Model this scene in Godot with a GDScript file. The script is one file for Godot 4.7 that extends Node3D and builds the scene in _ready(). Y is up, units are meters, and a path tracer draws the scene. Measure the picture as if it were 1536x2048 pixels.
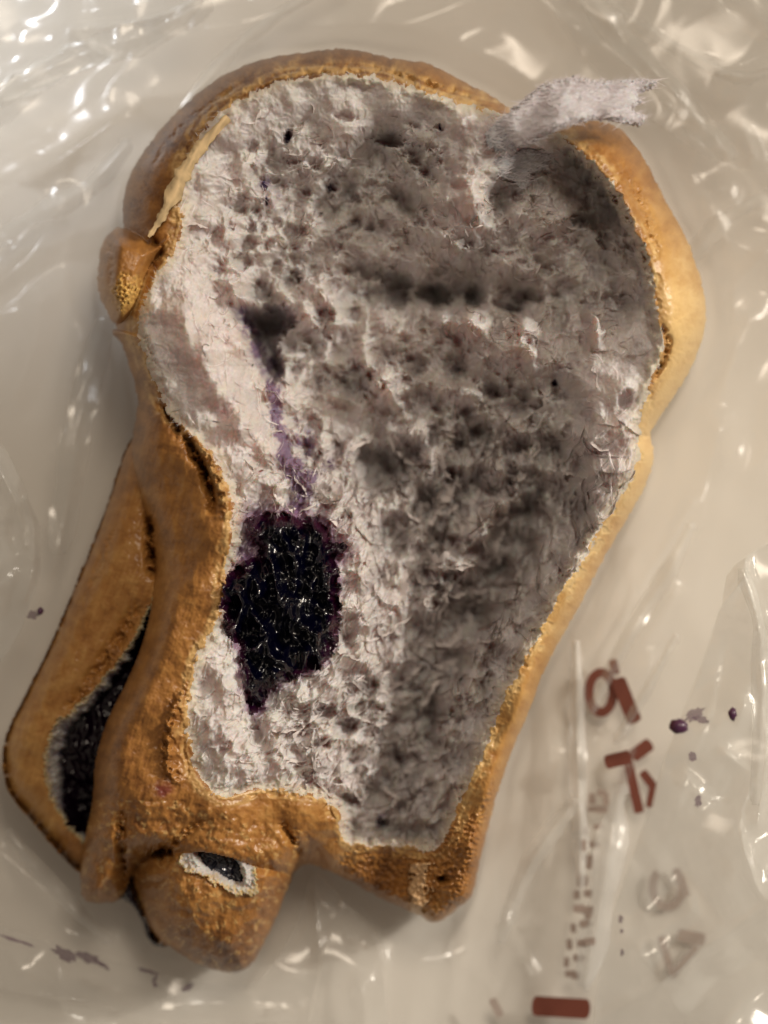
extends Node3D
# Torn blueberry loaf on a crumpled clear bag, seen from above.
# Traced in pixels of a 1536 x 2048 frame at a reference height; heights are in millimetres.

const CAM_HEIGHT := 0.50
const REF_HEIGHT := 0.040
const PIXEL := 0.000078125          # metres per traced pixel at the reference height
const FINE := 2.0                   # spacing of the bread's surface grid
const COARSE := 4.0                 # spacing of the distance fields
const BU := -30.0
const BV := 60.0
const CW := 372
const CH := 480
const FW := 742
const FH := 956
const BAND := 110.0

var fields := {}
var rough := {}
var noises := {}
var mats := {}
var taken := {}
var rows_h := []
var rows_s := []
var rows_l := []
var rows_c := []
var rows_d := []
var pos := PackedVector3Array()
var nrm := PackedVector3Array()
var lab := PackedInt32Array()
var hgt := PackedFloat32Array()
var films := {}
var task_pts := []
var task_soft := 0.0
var task_rows := []

# surface labels
const NONE := 0
const CRUST := 1
const CRUMB := 2
const JAM := 3
const FOLD := 4
const LOBE := 5
const LOBE_CRUMB := 6
const LOBE_JAM := 7
const KNOB := 8
const NUB := 9
const NUB_CRUMB := 10
const NUB_JAM := 11
const CLEFT_JAM := 12


func _ready() -> void:
	camera_and_light()
	make_noises()
	make_materials()
	make_fields()
	build_table()
	build_bag()
	build_bread()


func camera_and_light() -> void:
	var cam := Camera3D.new()
	cam.name = "camera"
	cam.position = Vector3(0, CAM_HEIGHT, 0)
	cam.rotation_degrees = Vector3(-90, 0, 0)
	var half := 1024.0 * PIXEL / (CAM_HEIGHT - REF_HEIGHT)
	var at := CameraAttributesPhysical.new()
	at.frustum_focal_length = 12.0 / half
	at.frustum_near = 0.02
	at.frustum_far = 20.0
	at.frustum_focus_distance = CAM_HEIGHT - 0.034
	at.exposure_aperture = 4.8
	cam.attributes = at
	cam.fov = rad_to_deg(2.0 * atan(half))
	cam.near = 0.02
	cam.far = 20.0
	add_child(cam)
	cam.current = true
	var env := Environment.new()
	env.background_mode = Environment.BG_COLOR
	env.background_color = Color(0.182, 0.150, 0.120).linear_to_srgb()
	env.tonemap_mode = Environment.TONE_MAPPER_LINEAR
	env.tonemap_exposure = 1.08
	env.sdfgi_enabled = true
	env.ssao_enabled = true
	env.ssil_enabled = true
	var we := WorldEnvironment.new()
	we.name = "world_environment"
	we.environment = env
	add_child(we)
	spot("key_lamp", Vector3(0.47, 0.335, -0.20), Vector3(-0.03, 0.06, 0.05), 14.0, 0.5, 0.24, 0.11, Color(1.0, 0.95, 0.885))
	spot("added_glint_light", Vector3(0.46, 0.36, -0.16), Vector3(-0.03, 0.06, 0.05), 14.0, 0.5, 0.11, 0.012, Color(1.0, 0.96, 0.90))  # small source added beside the key for crisp glints on film and jam
	spot("side_lamp", Vector3(-0.30, 0.50, -0.36), Vector3(-0.074, 0.0, -0.086), 4.2, 0.6, 0.26, 0.03, Color(0.97, 0.98, 1.0))
	var fill := AreaLight3D.new()
	fill.name = "added_fill_light"  # unseen fill added to lift the shaded crumb and bag
	fill.area_size = Vector2(0.16, 0.16)
	fill.light_energy = 0.125
	fill.light_color = Color(1.0, 0.93, 0.84)
	fill.shadow_enabled = true
	add_child(fill)
	fill.look_at_from_position(Vector3(0.10, 0.60, -0.28), Vector3(0, 0, 0), Vector3.UP)


func spot(called: String, from: Vector3, to: Vector3, angle: float, soft: float, energy: float, size: float, color: Color) -> void:
	var l := SpotLight3D.new()
	l.name = called
	l.spot_angle = angle
	l.spot_angle_attenuation = soft
	l.light_energy = energy
	l.light_size = size
	l.light_color = color
	l.spot_range = 3.0
	l.spot_attenuation = 2.0
	l.shadow_enabled = true
	add_child(l)
	l.look_at_from_position(from, to, Vector3.UP)


# ------------------------------------------------------------------ helpers

func numbered(called: String) -> String:
	var n: int = taken.get(called, 0)
	taken[called] = n + 1
	return called if n == 0 else "%s_%03d" % [called, n]


func tag(o: Node, label: String, category := "", group := "", kind := "") -> void:
	if label: o.set_meta("label", label)
	if category: o.set_meta("category", category)
	if group: o.set_meta("group", group)
	if kind: o.set_meta("kind", kind)


func place(called: String, m: Mesh, mat: Material, parent: Node = null) -> MeshInstance3D:
	var o := MeshInstance3D.new()
	o.name = numbered(called) if parent == null else called
	o.mesh = m
	o.material_override = mat
	if parent == null: add_child(o, true)
	else: parent.add_child(o, true)
	return o


func at(u: float, v: float, h: float, flat: float) -> Vector3:
	# a traced point at height h, on a part of the thing that stands about `flat` high
	var s := PIXEL * (CAM_HEIGHT - flat * 0.001) / (CAM_HEIGHT - REF_HEIGHT)
	return Vector3((u - 768.0) * s, h * 0.001, (v - 1024.0) * s)


func sm(a: float, b: float, x: float) -> float:
	var t := clampf((x - a) / (b - a), 0.0, 1.0)
	return t * t * (3.0 - 2.0 * t)


func noise(seed_: int, type: int, freq: float, octaves := 1) -> FastNoiseLite:
	var n := FastNoiseLite.new()
	n.seed = seed_
	n.noise_type = type
	n.frequency = freq
	n.fractal_type = FastNoiseLite.FRACTAL_FBM if octaves > 1 else FastNoiseLite.FRACTAL_NONE
	n.fractal_octaves = octaves
	return n


func cells(seed_: int, freq: float, returns: int) -> FastNoiseLite:
	var n := noise(seed_, FastNoiseLite.TYPE_CELLULAR, freq)
	n.cellular_distance_function = FastNoiseLite.DISTANCE_EUCLIDEAN
	n.cellular_return_type = returns
	n.cellular_jitter = 1.0
	return n


func make_noises() -> void:
	var S := FastNoiseLite.TYPE_SIMPLEX_SMOOTH
	noises.big = noise(3, S, 1.0 / 90.0, 2)
	noises.mid = noise(4, S, 1.0 / 32.0, 2)
	noises.small = noise(5, S, 1.0 / 11.0, 2)
	noises.tiny = noise(6, S, 1.0 / 5.5, 2)
	noises.warp_u = noise(7, S, 1.0 / 55.0, 2)
	noises.warp_v = noise(8, S, 1.0 / 55.0, 2)
	noises.fibre = noise(9, S, 1.0 / 9.0, 3)
	noises.streak = noise(10, S, 1.0 / 10.0, 2)
	noises.tone = noise(12, S, 1.0 / 45.0, 3)
	noises.foam = cells(21, 1.0 / 40.0, FastNoiseLite.RETURN_DISTANCE2_SUB)
	noises.foam_fine = cells(22, 1.0 / 17.0, FastNoiseLite.RETURN_DISTANCE2_SUB)
	noises.pore = cells(23, 1.0 / 30.0, FastNoiseLite.RETURN_DISTANCE)
	noises.lump = cells(24, 1.0 / 24.0, FastNoiseLite.RETURN_DISTANCE)
	noises.lump_fine = cells(25, 1.0 / 11.0, FastNoiseLite.RETURN_DISTANCE)
	noises.crumple = cells(31, 1.0 / 170.0, FastNoiseLite.RETURN_DISTANCE2_SUB)
	noises.crumple_fine = cells(32, 1.0 / 60.0, FastNoiseLite.RETURN_DISTANCE2_SUB)
	noises.film = noise(33, S, 1.0 / 200.0)
	noises.film_fine = noise(34, S, 1.0 / 26.0, 2)


func plain(color: Color, roughness: float, specular := 0.5) -> StandardMaterial3D:
	var m := StandardMaterial3D.new()
	m.albedo_color = color.linear_to_srgb()
	m.roughness = roughness
	m.metallic_specular = specular
	m.cull_mode = BaseMaterial3D.CULL_DISABLED
	return m


func make_materials() -> void:
	var crust := plain(Color(1, 1, 1), 0.36, 0.45)
	crust.vertex_color_use_as_albedo = true
	mats.crust = crust
	var crumb := plain(Color(1, 1, 1), 0.62, 0.35)
	crumb.vertex_color_use_as_albedo = true
	crumb.subsurf_scatter_enabled = true
	crumb.subsurf_scatter_strength = 0.25
	mats.crumb = crumb
	var fibre := plain(Color(1, 1, 1), 0.5, 0.5)
	fibre.vertex_color_use_as_albedo = true
	fibre.backlight_enabled = true
	fibre.backlight = Color(0.5, 0.5, 0.5)
	mats.fibre = fibre
	var jam := plain(Color(1, 1, 1), 0.17, 0.5)
	jam.vertex_color_use_as_albedo = true
	jam.clearcoat_enabled = true
	jam.clearcoat = 0.3
	jam.clearcoat_roughness = 0.06
	mats.jam = jam
	var thin_smear := plain(Color(0.085, 0.03, 0.075), 0.4, 0.4)
	thin_smear.transparency = BaseMaterial3D.TRANSPARENCY_ALPHA
	thin_smear.albedo_color.a = 0.62
	mats.stain = thin_smear
	mats.smear = plain(Color(0.07, 0.022, 0.06), 0.3, 0.5)
	var film := StandardMaterial3D.new()
	film.albedo_color = Color(0.86, 0.86, 0.84, 0.075)
	film.transparency = BaseMaterial3D.TRANSPARENCY_ALPHA
	film.roughness = 0.2
	film.metallic_specular = 0.5
	film.cull_mode = BaseMaterial3D.CULL_DISABLED
	mats.film = film
	var clear := film.duplicate()
	clear.albedo_color = Color(0.84, 0.85, 0.84, 0.17)
	clear.roughness = 0.17
	mats.film_front = clear
	var fold := film.duplicate()
	fold.albedo_color = Color(0.88, 0.88, 0.86, 0.2)
	fold.roughness = 0.2
	mats.film_fold = fold
	var white := film.duplicate()
	white.albedo_color = Color(0.92, 0.92, 0.91, 0.5)
	white.roughness = 0.22
	mats.film_white = white
	mats.print = plain(Color(0.17, 0.05, 0.032), 0.45, 0.4)
	mats.print_pale = plain(Color(0.40, 0.32, 0.28), 0.5, 0.4)
	mats.table = plain(Color(0.79, 0.76, 0.705), 0.42, 0.4)


# ------------------------------------------------------------------ fields

func smooth_poly(p: Array, closed := true, cuts := 3) -> PackedVector2Array:
	var pts := []
	for k in range(0, p.size(), 2): pts.append(Vector2(p[k], p[k + 1]))
	var out := PackedVector2Array()
	var n := pts.size()
	for k in (n if closed else n - 1):
		var a: Vector2 = pts[(k - 1 + n) % n] if closed else pts[maxi(k - 1, 0)]
		var b: Vector2 = pts[k]
		var c: Vector2 = pts[(k + 1) % n]
		var d: Vector2 = pts[(k + 2) % n] if closed else pts[mini(k + 2, n - 1)]
		for t in cuts: out.append(b.cubic_interpolate(c, a, d, float(t) / cuts))
	if not closed: out.append(pts[n - 1])
	return out


func distance_field(poly: PackedVector2Array, u0: float, v0: float, step: float, w: int, h: int, band: float) -> PackedFloat32Array:
	# signed distance, positive inside, cut off at the band
	var f := PackedFloat32Array()
	f.resize(w * h)
	f.fill(band)
	var n := poly.size()
	var ins := PackedByteArray()
	ins.resize(w * h)
	for k in n:
		var a := poly[k]
		var b := poly[(k + 1) % n]
		var ab := b - a
		var l2 := maxf(ab.length_squared(), 1e-6)
		var i0 := maxi(0, int((minf(a.x, b.x) - band - u0) / step))
		var i1 := mini(w - 1, int((maxf(a.x, b.x) + band - u0) / step) + 1)
		var j0 := maxi(0, int((minf(a.y, b.y) - band - v0) / step))
		var j1 := mini(h - 1, int((maxf(a.y, b.y) + band - v0) / step) + 1)
		for j in range(j0, j1 + 1):
			var py := v0 + j * step - a.y
			for i in range(i0, i1 + 1):
				var px := u0 + i * step - a.x
				var t := clampf((px * ab.x + py * ab.y) / l2, 0.0, 1.0)
				var dx := px - ab.x * t
				var dy := py - ab.y * t
				var d := sqrt(dx * dx + dy * dy)
				if d < f[j * w + i]: f[j * w + i] = d
	for j in h:
		var y := v0 + j * step + 0.013
		var xs := PackedFloat32Array()
		for k in n:
			var a := poly[k]
			var b := poly[(k + 1) % n]
			if (a.y > y) != (b.y > y): xs.append(a.x + (y - a.y) / (b.y - a.y) * (b.x - a.x))
		xs.sort()
		var at_ := 0
		for i in w:
			var x := u0 + i * step
			while at_ < xs.size() and xs[at_] < x: at_ += 1
			if at_ % 2 == 0: f[j * w + i] = -f[j * w + i]
	return f


func knots_row(j: int) -> void:
	var row := PackedFloat32Array()
	row.resize(94)
	var v := BV + j * 16.0
	for i in 94:
		var u := BU + i * 16.0
		var total := 0.0
		var sum := 0.0
		for p in task_pts:
			var dx: float = u - p.x
			var dy: float = v - p.y
			var q: float = dx * dx + dy * dy + task_soft
			var w := 1.0 / (q * sqrt(q))
			total += w
			sum += w * p.z
		row[i] = sum / total
	task_rows[j] = row


func knots(p: Array, soft: float) -> PackedFloat32Array:
	# a smooth surface through scattered (u, v, value), on the coarse grid
	task_pts = []
	for k in range(0, p.size(), 3): task_pts.append(Vector3(p[k], p[k + 1], p[k + 2]))
	task_soft = soft * soft
	task_rows = []
	task_rows.resize(122)
	var id := WorkerThreadPool.add_group_task(knots_row, 122)
	WorkerThreadPool.wait_for_group_task_completion(id)
	var f := PackedFloat32Array()
	f.resize(CW * CH)
	for j in CH:
		var y := j * COARSE / 16.0
		var jj := int(y)
		var fy := y - jj
		var r0: PackedFloat32Array = task_rows[jj]
		var r1: PackedFloat32Array = task_rows[jj + 1]
		for i in CW:
			var x := i * COARSE / 16.0
			var ii := int(x)
			var fx := x - ii
			f[j * CW + i] = lerpf(lerpf(r0[ii], r0[ii + 1], fx), lerpf(r1[ii], r1[ii + 1], fx), fy)
	return f


func line_field(f: PackedFloat32Array, pts: Array, depth: float, width: float) -> PackedFloat32Array:
	# adds a soft groove (depth above 0) or ridge along a polyline
	var p := smooth_poly(pts, false, 3)
	var d := PackedFloat32Array()
	d.resize(CW * CH)
	d.fill(1e4)
	var reach := width * 2.6
	var fade := PackedFloat32Array()
	fade.resize(CW * CH)
	for k in p.size() - 1:
		var a := p[k]
		var ab := p[k + 1] - a
		var l2 := maxf(ab.length_squared(), 1e-6)
		for j in range(maxi(0, int((minf(a.y, a.y + ab.y) - reach - BV) / COARSE)), mini(CH, int((maxf(a.y, a.y + ab.y) + reach - BV) / COARSE) + 2)):
			for i in range(maxi(0, int((minf(a.x, a.x + ab.x) - reach - BU) / COARSE)), mini(CW, int((maxf(a.x, a.x + ab.x) + reach - BU) / COARSE) + 2)):
				var q := Vector2(BU + i * COARSE, BV + j * COARSE) - a
				var t := clampf(q.dot(ab) / l2, 0.0, 1.0)
				var near := (q - ab * t).length()
				if near < d[j * CW + i]:
					d[j * CW + i] = near
					fade[j * CW + i] = sin(PI * clampf((k + t) / (p.size() - 1), 0.0, 1.0))
	for k in CW * CH:
		if d[k] < reach: f[k] += depth * pow(fade[k], 0.7) * exp(-d[k] * d[k] / (width * width))
	return f


func poly_field(p: Array, cuts := 3) -> PackedFloat32Array:
	return distance_field(smooth_poly(p, true, cuts), BU, BV, COARSE, CW, CH, BAND)


func make_fields() -> void:
	fields.main = poly_field([620, 103, 700, 98, 780, 116, 860, 128, 920, 160, 980, 190, 1030, 222, 1080, 240, 1130, 240, 1190, 240, 1245, 262, 1290, 320, 1330, 400, 1370, 470, 1395, 540, 1411, 600, 1409, 660, 1385, 730, 1350, 790, 1312, 845,
		1301, 872, 1308, 910, 1295, 960, 1265, 1020, 1225, 1085, 1190, 1150, 1160, 1210, 1120, 1280, 1085, 1350, 1055, 1430, 1025, 1500, 1000, 1570, 980, 1640, 960, 1720, 944, 1790, 915, 1816, 872, 1846, 838, 1830, 760, 1795, 700, 1762, 655, 1738,
		600, 1690, 480, 1660, 400, 1640, 340, 1600, 330, 1450, 370, 1250, 410, 1100, 390, 1000, 330, 920, 285, 830, 262, 740, 245, 690, 230, 640, 240, 560, 250, 480, 245, 440, 247, 395, 270, 330, 320, 260, 380, 200, 440, 155, 520, 120])
	fields.fold = poly_field([225, 660, 246, 690, 263, 740, 276, 800, 268, 860, 262, 930, 280, 1020, 298, 1100, 300, 1180, 285, 1270, 250, 1360, 210, 1440, 188, 1520, 184, 1600, 168, 1680, 161, 1740, 165, 1792, 190, 1806, 236, 1800, 256, 1780,
		270, 1740, 300, 1720, 360, 1740, 430, 1760, 560, 1760, 610, 1728, 645, 1736, 690, 1750, 725, 1735, 700, 1690, 690, 1640, 680, 1560, 560, 1520, 480, 1500, 460, 1420, 470, 1340, 500, 1240, 530, 1160, 540, 1080, 530, 1000, 500, 930, 450, 860, 400, 800, 340, 700, 300, 640])
	fields.lobe = poly_field([285, 850, 250, 900, 230, 960, 195, 1060, 150, 1170, 100, 1290, 50, 1390, 12, 1470, 5, 1530, 20, 1590, 70, 1650, 120, 1710, 165, 1745, 230, 1720, 280, 1600, 300, 1450, 350, 1300, 360, 1100, 350, 950, 320, 860])
	fields.knob = poly_field([245, 455, 215, 468, 200, 510, 196, 580, 214, 622, 232, 650, 262, 640, 290, 600, 312, 545, 350, 500, 362, 480, 340, 425, 322, 440, 305, 470, 285, 462])
	fields.nub = poly_field([262, 1740, 300, 1690, 360, 1645, 430, 1630, 500, 1660, 545, 1700, 585, 1740, 570, 1790, 550, 1840, 525, 1890, 500, 1932, 460, 1945, 400, 1930, 350, 1900, 312, 1872, 285, 1820])
	fields.crumb = poly_field([470, 205, 560, 160, 640, 150, 720, 150, 800, 165, 880, 195, 960, 215, 1020, 228, 1100, 258, 1150, 290, 1200, 340, 1240, 390, 1265, 440, 1295, 510, 1305, 570, 1318, 640, 1325, 700, 1310, 740, 1290, 800, 1280, 850, 1272, 930, 1245, 985,
		1205, 1050, 1172, 1110, 1130, 1170, 1080, 1260, 1042, 1330, 1002, 1410, 975, 1480, 950, 1540, 920, 1600, 895, 1670, 860, 1700, 800, 1690, 730, 1690, 690, 1680, 665, 1610, 600, 1585, 520, 1578, 440, 1592, 390, 1540, 375, 1450, 385, 1350, 405, 1290, 435, 1235, 447, 1150, 462, 1080, 462, 1000, 430, 920, 395, 880, 340, 830, 310, 770, 280, 690, 275, 640, 300, 565, 345, 505, 362, 450, 362, 400, 372, 330, 400, 270, 430, 230])
	fields.jam = poly_field([500, 1035, 560, 1025, 600, 1035, 645, 1043, 664, 1080, 690, 1095, 672, 1120, 678, 1180, 676, 1250, 665, 1300, 630, 1340, 580, 1357, 540, 1380, 524, 1415, 500, 1425, 488, 1370, 477, 1300, 452, 1260, 440, 1205, 432, 1168, 480, 1130, 515, 1110, 505, 1070])
	fields.lobe_crumb = poly_field([305, 1190, 250, 1290, 170, 1385, 100, 1450, 80, 1520, 92, 1590, 125, 1650, 170, 1700, 230, 1690, 290, 1450, 330, 1280])
	fields.lobe_jam = poly_field([300, 1205, 255, 1300, 200, 1380, 140, 1440, 108, 1520, 114, 1600, 146, 1668, 220, 1660, 290, 1420, 330, 1280])
	fields.nub_crumb = poly_field([352, 1722, 372, 1690, 420, 1668, 450, 1640, 490, 1670, 518, 1725, 514, 1790, 478, 1795, 425, 1772, 375, 1748])
	fields.nub_jam = poly_field([388, 1688, 425, 1688, 460, 1713, 479, 1740, 480, 1768, 452, 1757, 415, 1737, 397, 1716])
	fields.cleft = poly_field([236, 1690, 280, 1690, 310, 1770, 330, 1830, 345, 1885, 312, 1893, 292, 1872, 280, 1836, 262, 1808, 244, 1790])
	fields.lip = poly_field([660, 1738, 700, 1690, 760, 1700, 850, 1690, 910, 1640, 960, 1600, 1010, 1500, 960, 1720, 944, 1790, 915, 1816, 872, 1846, 838, 1830, 760, 1795, 700, 1762])
	fields.rim = knots([640, 110, 41, 450, 170, 39, 330, 290, 38, 260, 420, 36, 230, 550, 38, 290, 680, 36, 300, 780, 36, 1000, 210, 41, 1200, 260, 42, 1290, 330, 42, 1380, 480, 42, 1400, 620, 41, 1330, 790, 40, 1290, 920, 39, 1200, 1120, 37, 1080, 1350, 34, 1000, 1560, 30, 960, 1680, 26, 920, 1770, 22, 860, 1820, 17,
		760, 1760, 14, 690, 1735, 15, 400, 900, 39, 440, 1050, 40, 410, 1180, 39, 370, 1280, 38, 310, 1400, 37, 260, 1500, 35, 300, 1600, 35, 220, 1640, 31, 190, 1750, 25, 240, 1780, 20, 430, 1620, 35, 330, 1660, 32, 440, 1690, 33, 400, 1780, 32, 520, 1740, 31, 450, 1860, 27, 480, 1920, 23, 560, 1690, 30, 650, 1640, 29, 670, 1700, 24, 640, 1730, 21, 600, 1620, 32, 300, 1000, 33, 330, 1120, 33], 30.0)
	fields.low = knots([270, 880, 26, 240, 1000, 24, 180, 1150, 23, 280, 1150, 25, 110, 1300, 22, 60, 1450, 20, 40, 1550, 17, 90, 1640, 14, 140, 1710, 11, 180, 1420, 21, 260, 1280, 22], 40.0)
	fields.floor = knots([640, 165, 39, 560, 190, 38, 460, 250, 38, 400, 330, 37, 380, 420, 36, 350, 540, 36, 310, 640, 36, 325, 740, 37, 400, 700, 44, 370, 640, 41, 440, 780, 43, 395, 830, 38, 480, 850, 42, 470, 910, 38, 530, 900, 37, 535, 790, 30, 565, 860, 29, 590, 925, 28, 480, 690, 38, 500, 960, 34, 560, 990, 30, 800, 190, 39, 930, 250, 40, 1010, 262, 41, 960, 290, 39, 1080, 270, 40,
		700, 240, 37, 620, 290, 34, 560, 350, 31, 480, 340, 34, 450, 460, 32, 520, 470, 27, 600, 420, 25, 680, 400, 21, 760, 320, 22, 800, 400, 18, 740, 480, 19, 640, 510, 21, 540, 560, 23, 450, 580, 31, 700, 560, 18, 620, 600, 23, 870, 300, 34, 910, 340, 37, 935, 400, 37, 890, 400, 35, 900, 460, 34, 840, 360, 29, 850, 520, 24, 970, 330, 35, 1060, 325, 28,
		1010, 400, 24, 1060, 420, 30, 1095, 440, 31, 1090, 480, 24, 1150, 350, 21, 1200, 420, 20, 1180, 520, 20, 1250, 480, 30, 1275, 560, 33, 1240, 600, 24, 1285, 640, 37, 1300, 700, 38, 1255, 690, 36, 1225, 720, 36, 1200, 780, 37, 1192, 825, 38, 1195, 880, 38, 1192, 935, 37, 1240, 860, 40, 1245, 780, 40, 1205, 990, 36, 810, 575, 9, 930, 585, 8, 1040, 612, 10, 730, 595, 13, 870, 582, 8, 1130, 590, 18, 870, 650, 23, 780, 690, 19, 950, 645, 29, 1015, 690, 33, 1050, 650, 33, 1060, 730, 30, 890, 740, 20, 770, 760, 24, 690, 700, 17,
		650, 780, 16, 600, 700, 16, 690, 850, 16, 520, 660, 14, 560, 730, 16, 590, 830, 22, 620, 900, 22, 960, 800, 19, 850, 820, 18, 1050, 820, 18, 750, 930, 10, 690, 970, 20, 840, 900, 15, 930, 900, 14, 1020, 920, 16, 860, 1000, 12, 940, 1000, 11, 1000, 1010, 11, 790, 1060, 12, 880, 1090, 12, 850, 1180, 11, 780, 1140, 15, 930, 1060, 11, 740, 1030, 18,
		1110, 800, 22, 1100, 900, 15, 1098, 990, 13, 1055, 1020, 6, 1035, 1080, 4, 1000, 1150, 2, 950, 1230, 2, 895, 1320, 2, 845, 1420, 3, 800, 1520, 5, 1165, 830, 26, 1155, 930, 22, 1150, 1010, 21, 1110, 1100, 24, 1065, 1180, 24, 1015, 1270, 24, 965, 1350, 22, 925, 1430, 21, 890, 1520, 14, 860, 1600, 13, 1215, 760, 38, 1225, 860, 38, 1230, 940, 37, 1200, 1020, 35, 1150, 1110, 34, 1100, 1200, 33, 1050, 1290, 32, 1000, 1380, 30, 960, 1470, 28, 920, 1560, 24, 890, 1650, 18,
		840, 1280, 9, 810, 1360, 9, 830, 1500, 9, 790, 1580, 9, 750, 1620, 11, 720, 1660, 13, 800, 1670, 11, 830, 1640, 14, 680, 990, 32, 700, 1080, 33, 720, 1160, 32, 730, 1230, 30, 770, 1220, 25, 720, 1320, 29, 660, 1370, 30, 610, 1400, 31, 560, 1440, 33, 620, 1480, 31, 470, 1400, 36, 430, 1330, 36, 430, 1450, 36, 460, 1530, 35, 550, 1540, 33, 630, 1540, 29, 690, 1440, 25, 740, 1420, 22, 710, 1500, 22, 770, 1310, 21, 650, 1570, 26, 690, 1590, 19,
		560, 1080, 31, 500, 1170, 33, 560, 1200, 32, 640, 1150, 32, 620, 1280, 30, 520, 1320, 31, 510, 1400, 30], 16.0)
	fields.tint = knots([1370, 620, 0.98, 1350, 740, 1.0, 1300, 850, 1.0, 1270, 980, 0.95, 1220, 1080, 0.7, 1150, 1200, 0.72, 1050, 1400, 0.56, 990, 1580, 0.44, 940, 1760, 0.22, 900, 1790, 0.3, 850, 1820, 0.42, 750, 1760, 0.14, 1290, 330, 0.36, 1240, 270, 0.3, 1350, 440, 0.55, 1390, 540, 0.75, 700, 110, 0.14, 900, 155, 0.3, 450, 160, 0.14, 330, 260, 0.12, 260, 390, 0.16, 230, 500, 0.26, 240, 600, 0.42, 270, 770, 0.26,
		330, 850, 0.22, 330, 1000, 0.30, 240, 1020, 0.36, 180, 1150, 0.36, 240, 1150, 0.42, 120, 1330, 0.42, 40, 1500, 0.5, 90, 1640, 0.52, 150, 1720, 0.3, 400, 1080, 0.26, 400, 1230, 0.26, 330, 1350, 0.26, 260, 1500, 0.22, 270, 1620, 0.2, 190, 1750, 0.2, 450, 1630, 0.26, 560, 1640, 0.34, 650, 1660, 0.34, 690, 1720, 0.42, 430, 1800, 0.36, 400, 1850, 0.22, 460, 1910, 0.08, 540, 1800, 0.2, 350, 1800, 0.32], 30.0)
	var vio := PackedFloat32Array()
	vio.resize(CW * CH)
	for l in [[[470, 600, 500, 660, 540, 740, 550, 790], 0.85, 18.0], [[535, 750, 548, 800, 556, 850, 572, 910, 585, 960], 1.5, 11.0], [[552, 900, 580, 930, 605, 965, 600, 1000, 585, 1040], 1.9, 18.0], [[585, 980, 640, 945, 700, 900], 0.8, 12.0], [[475, 1150, 490, 1110, 520, 1050], 0.8, 18.0], [[590, 830, 610, 890, 625, 930], 0.5, 26.0], [[530, 340, 535, 380, 560, 420], 0.45, 24.0], [[735, 1640, 765, 1640, 800, 1600], 0.5, 18.0]]:
		vio = line_field(vio, l[0], l[1], l[2])
	fields.violet = vio
	var g := PackedFloat32Array()
	g.resize(CW * CH)
	g = line_field(g, [318, 800, 360, 865, 395, 920, 418, 975, 424, 1030], 5.0, 9.0)
	g = line_field(g, [300, 1010, 300, 1090, 305, 1160], 4.0, 9.0)
	g = line_field(g, [395, 880, 425, 930, 445, 985, 452, 1040], -2.2, 11.0)
	g = line_field(g, [1322, 640, 1338, 690, 1315, 745, 1300, 770], 2.6, 6.0)
	g = line_field(g, [1300, 872, 1270, 880, 1250, 870], 2.0, 8.0)
	g = line_field(g, [1215, 300, 1265, 370, 1300, 450, 1318, 540], 1.3, 13.0)
	g = line_field(g, [420, 245, 520, 178, 620, 148, 740, 142], 1.2, 4.0)
	g = line_field(g, [700, 128, 800, 146, 900, 180, 980, 205], 1.6, 6.0)
	g = line_field(g, [300, 340, 345, 270, 420, 205, 500, 160], 1.0, 5.0)
	g = line_field(g, [250, 1700, 300, 1702, 345, 1690, 385, 1655, 450, 1635], 1.6, 10.0)
	g = line_field(g, [245, 1620, 240, 1680, 246, 1740, 250, 1790], 3.0, 9.0)
	g = line_field(g, [300, 1700, 322, 1712, 345, 1705], 5.0, 10.0)
	g = line_field(g, [560, 1640, 590, 1690, 600, 1725], 2.5, 9.0)
	g = line_field(g, [380, 1360, 345, 1440, 335, 1520, 360, 1570], -1.6, 14.0)
	g = line_field(g, [150, 1240, 200, 1130, 235, 1040], 0.8, 10.0)
	g = line_field(g, [120, 1440, 190, 1350, 250, 1260, 280, 1200], 1.6, 14.0)
	g = line_field(g, [885, 1752, 888, 1768], 5.0, 13.0)
	g = line_field(g, [215, 470, 222, 530, 215, 600], 1.0, 7.0)
	g = line_field(g, [300, 470, 318, 500, 300, 540], 2.5, 8.0)
	fields.groove = g
	# walls of bread left standing between the big bubbles
	var crest := PackedFloat32Array()
	crest.resize(CW * CH)
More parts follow.
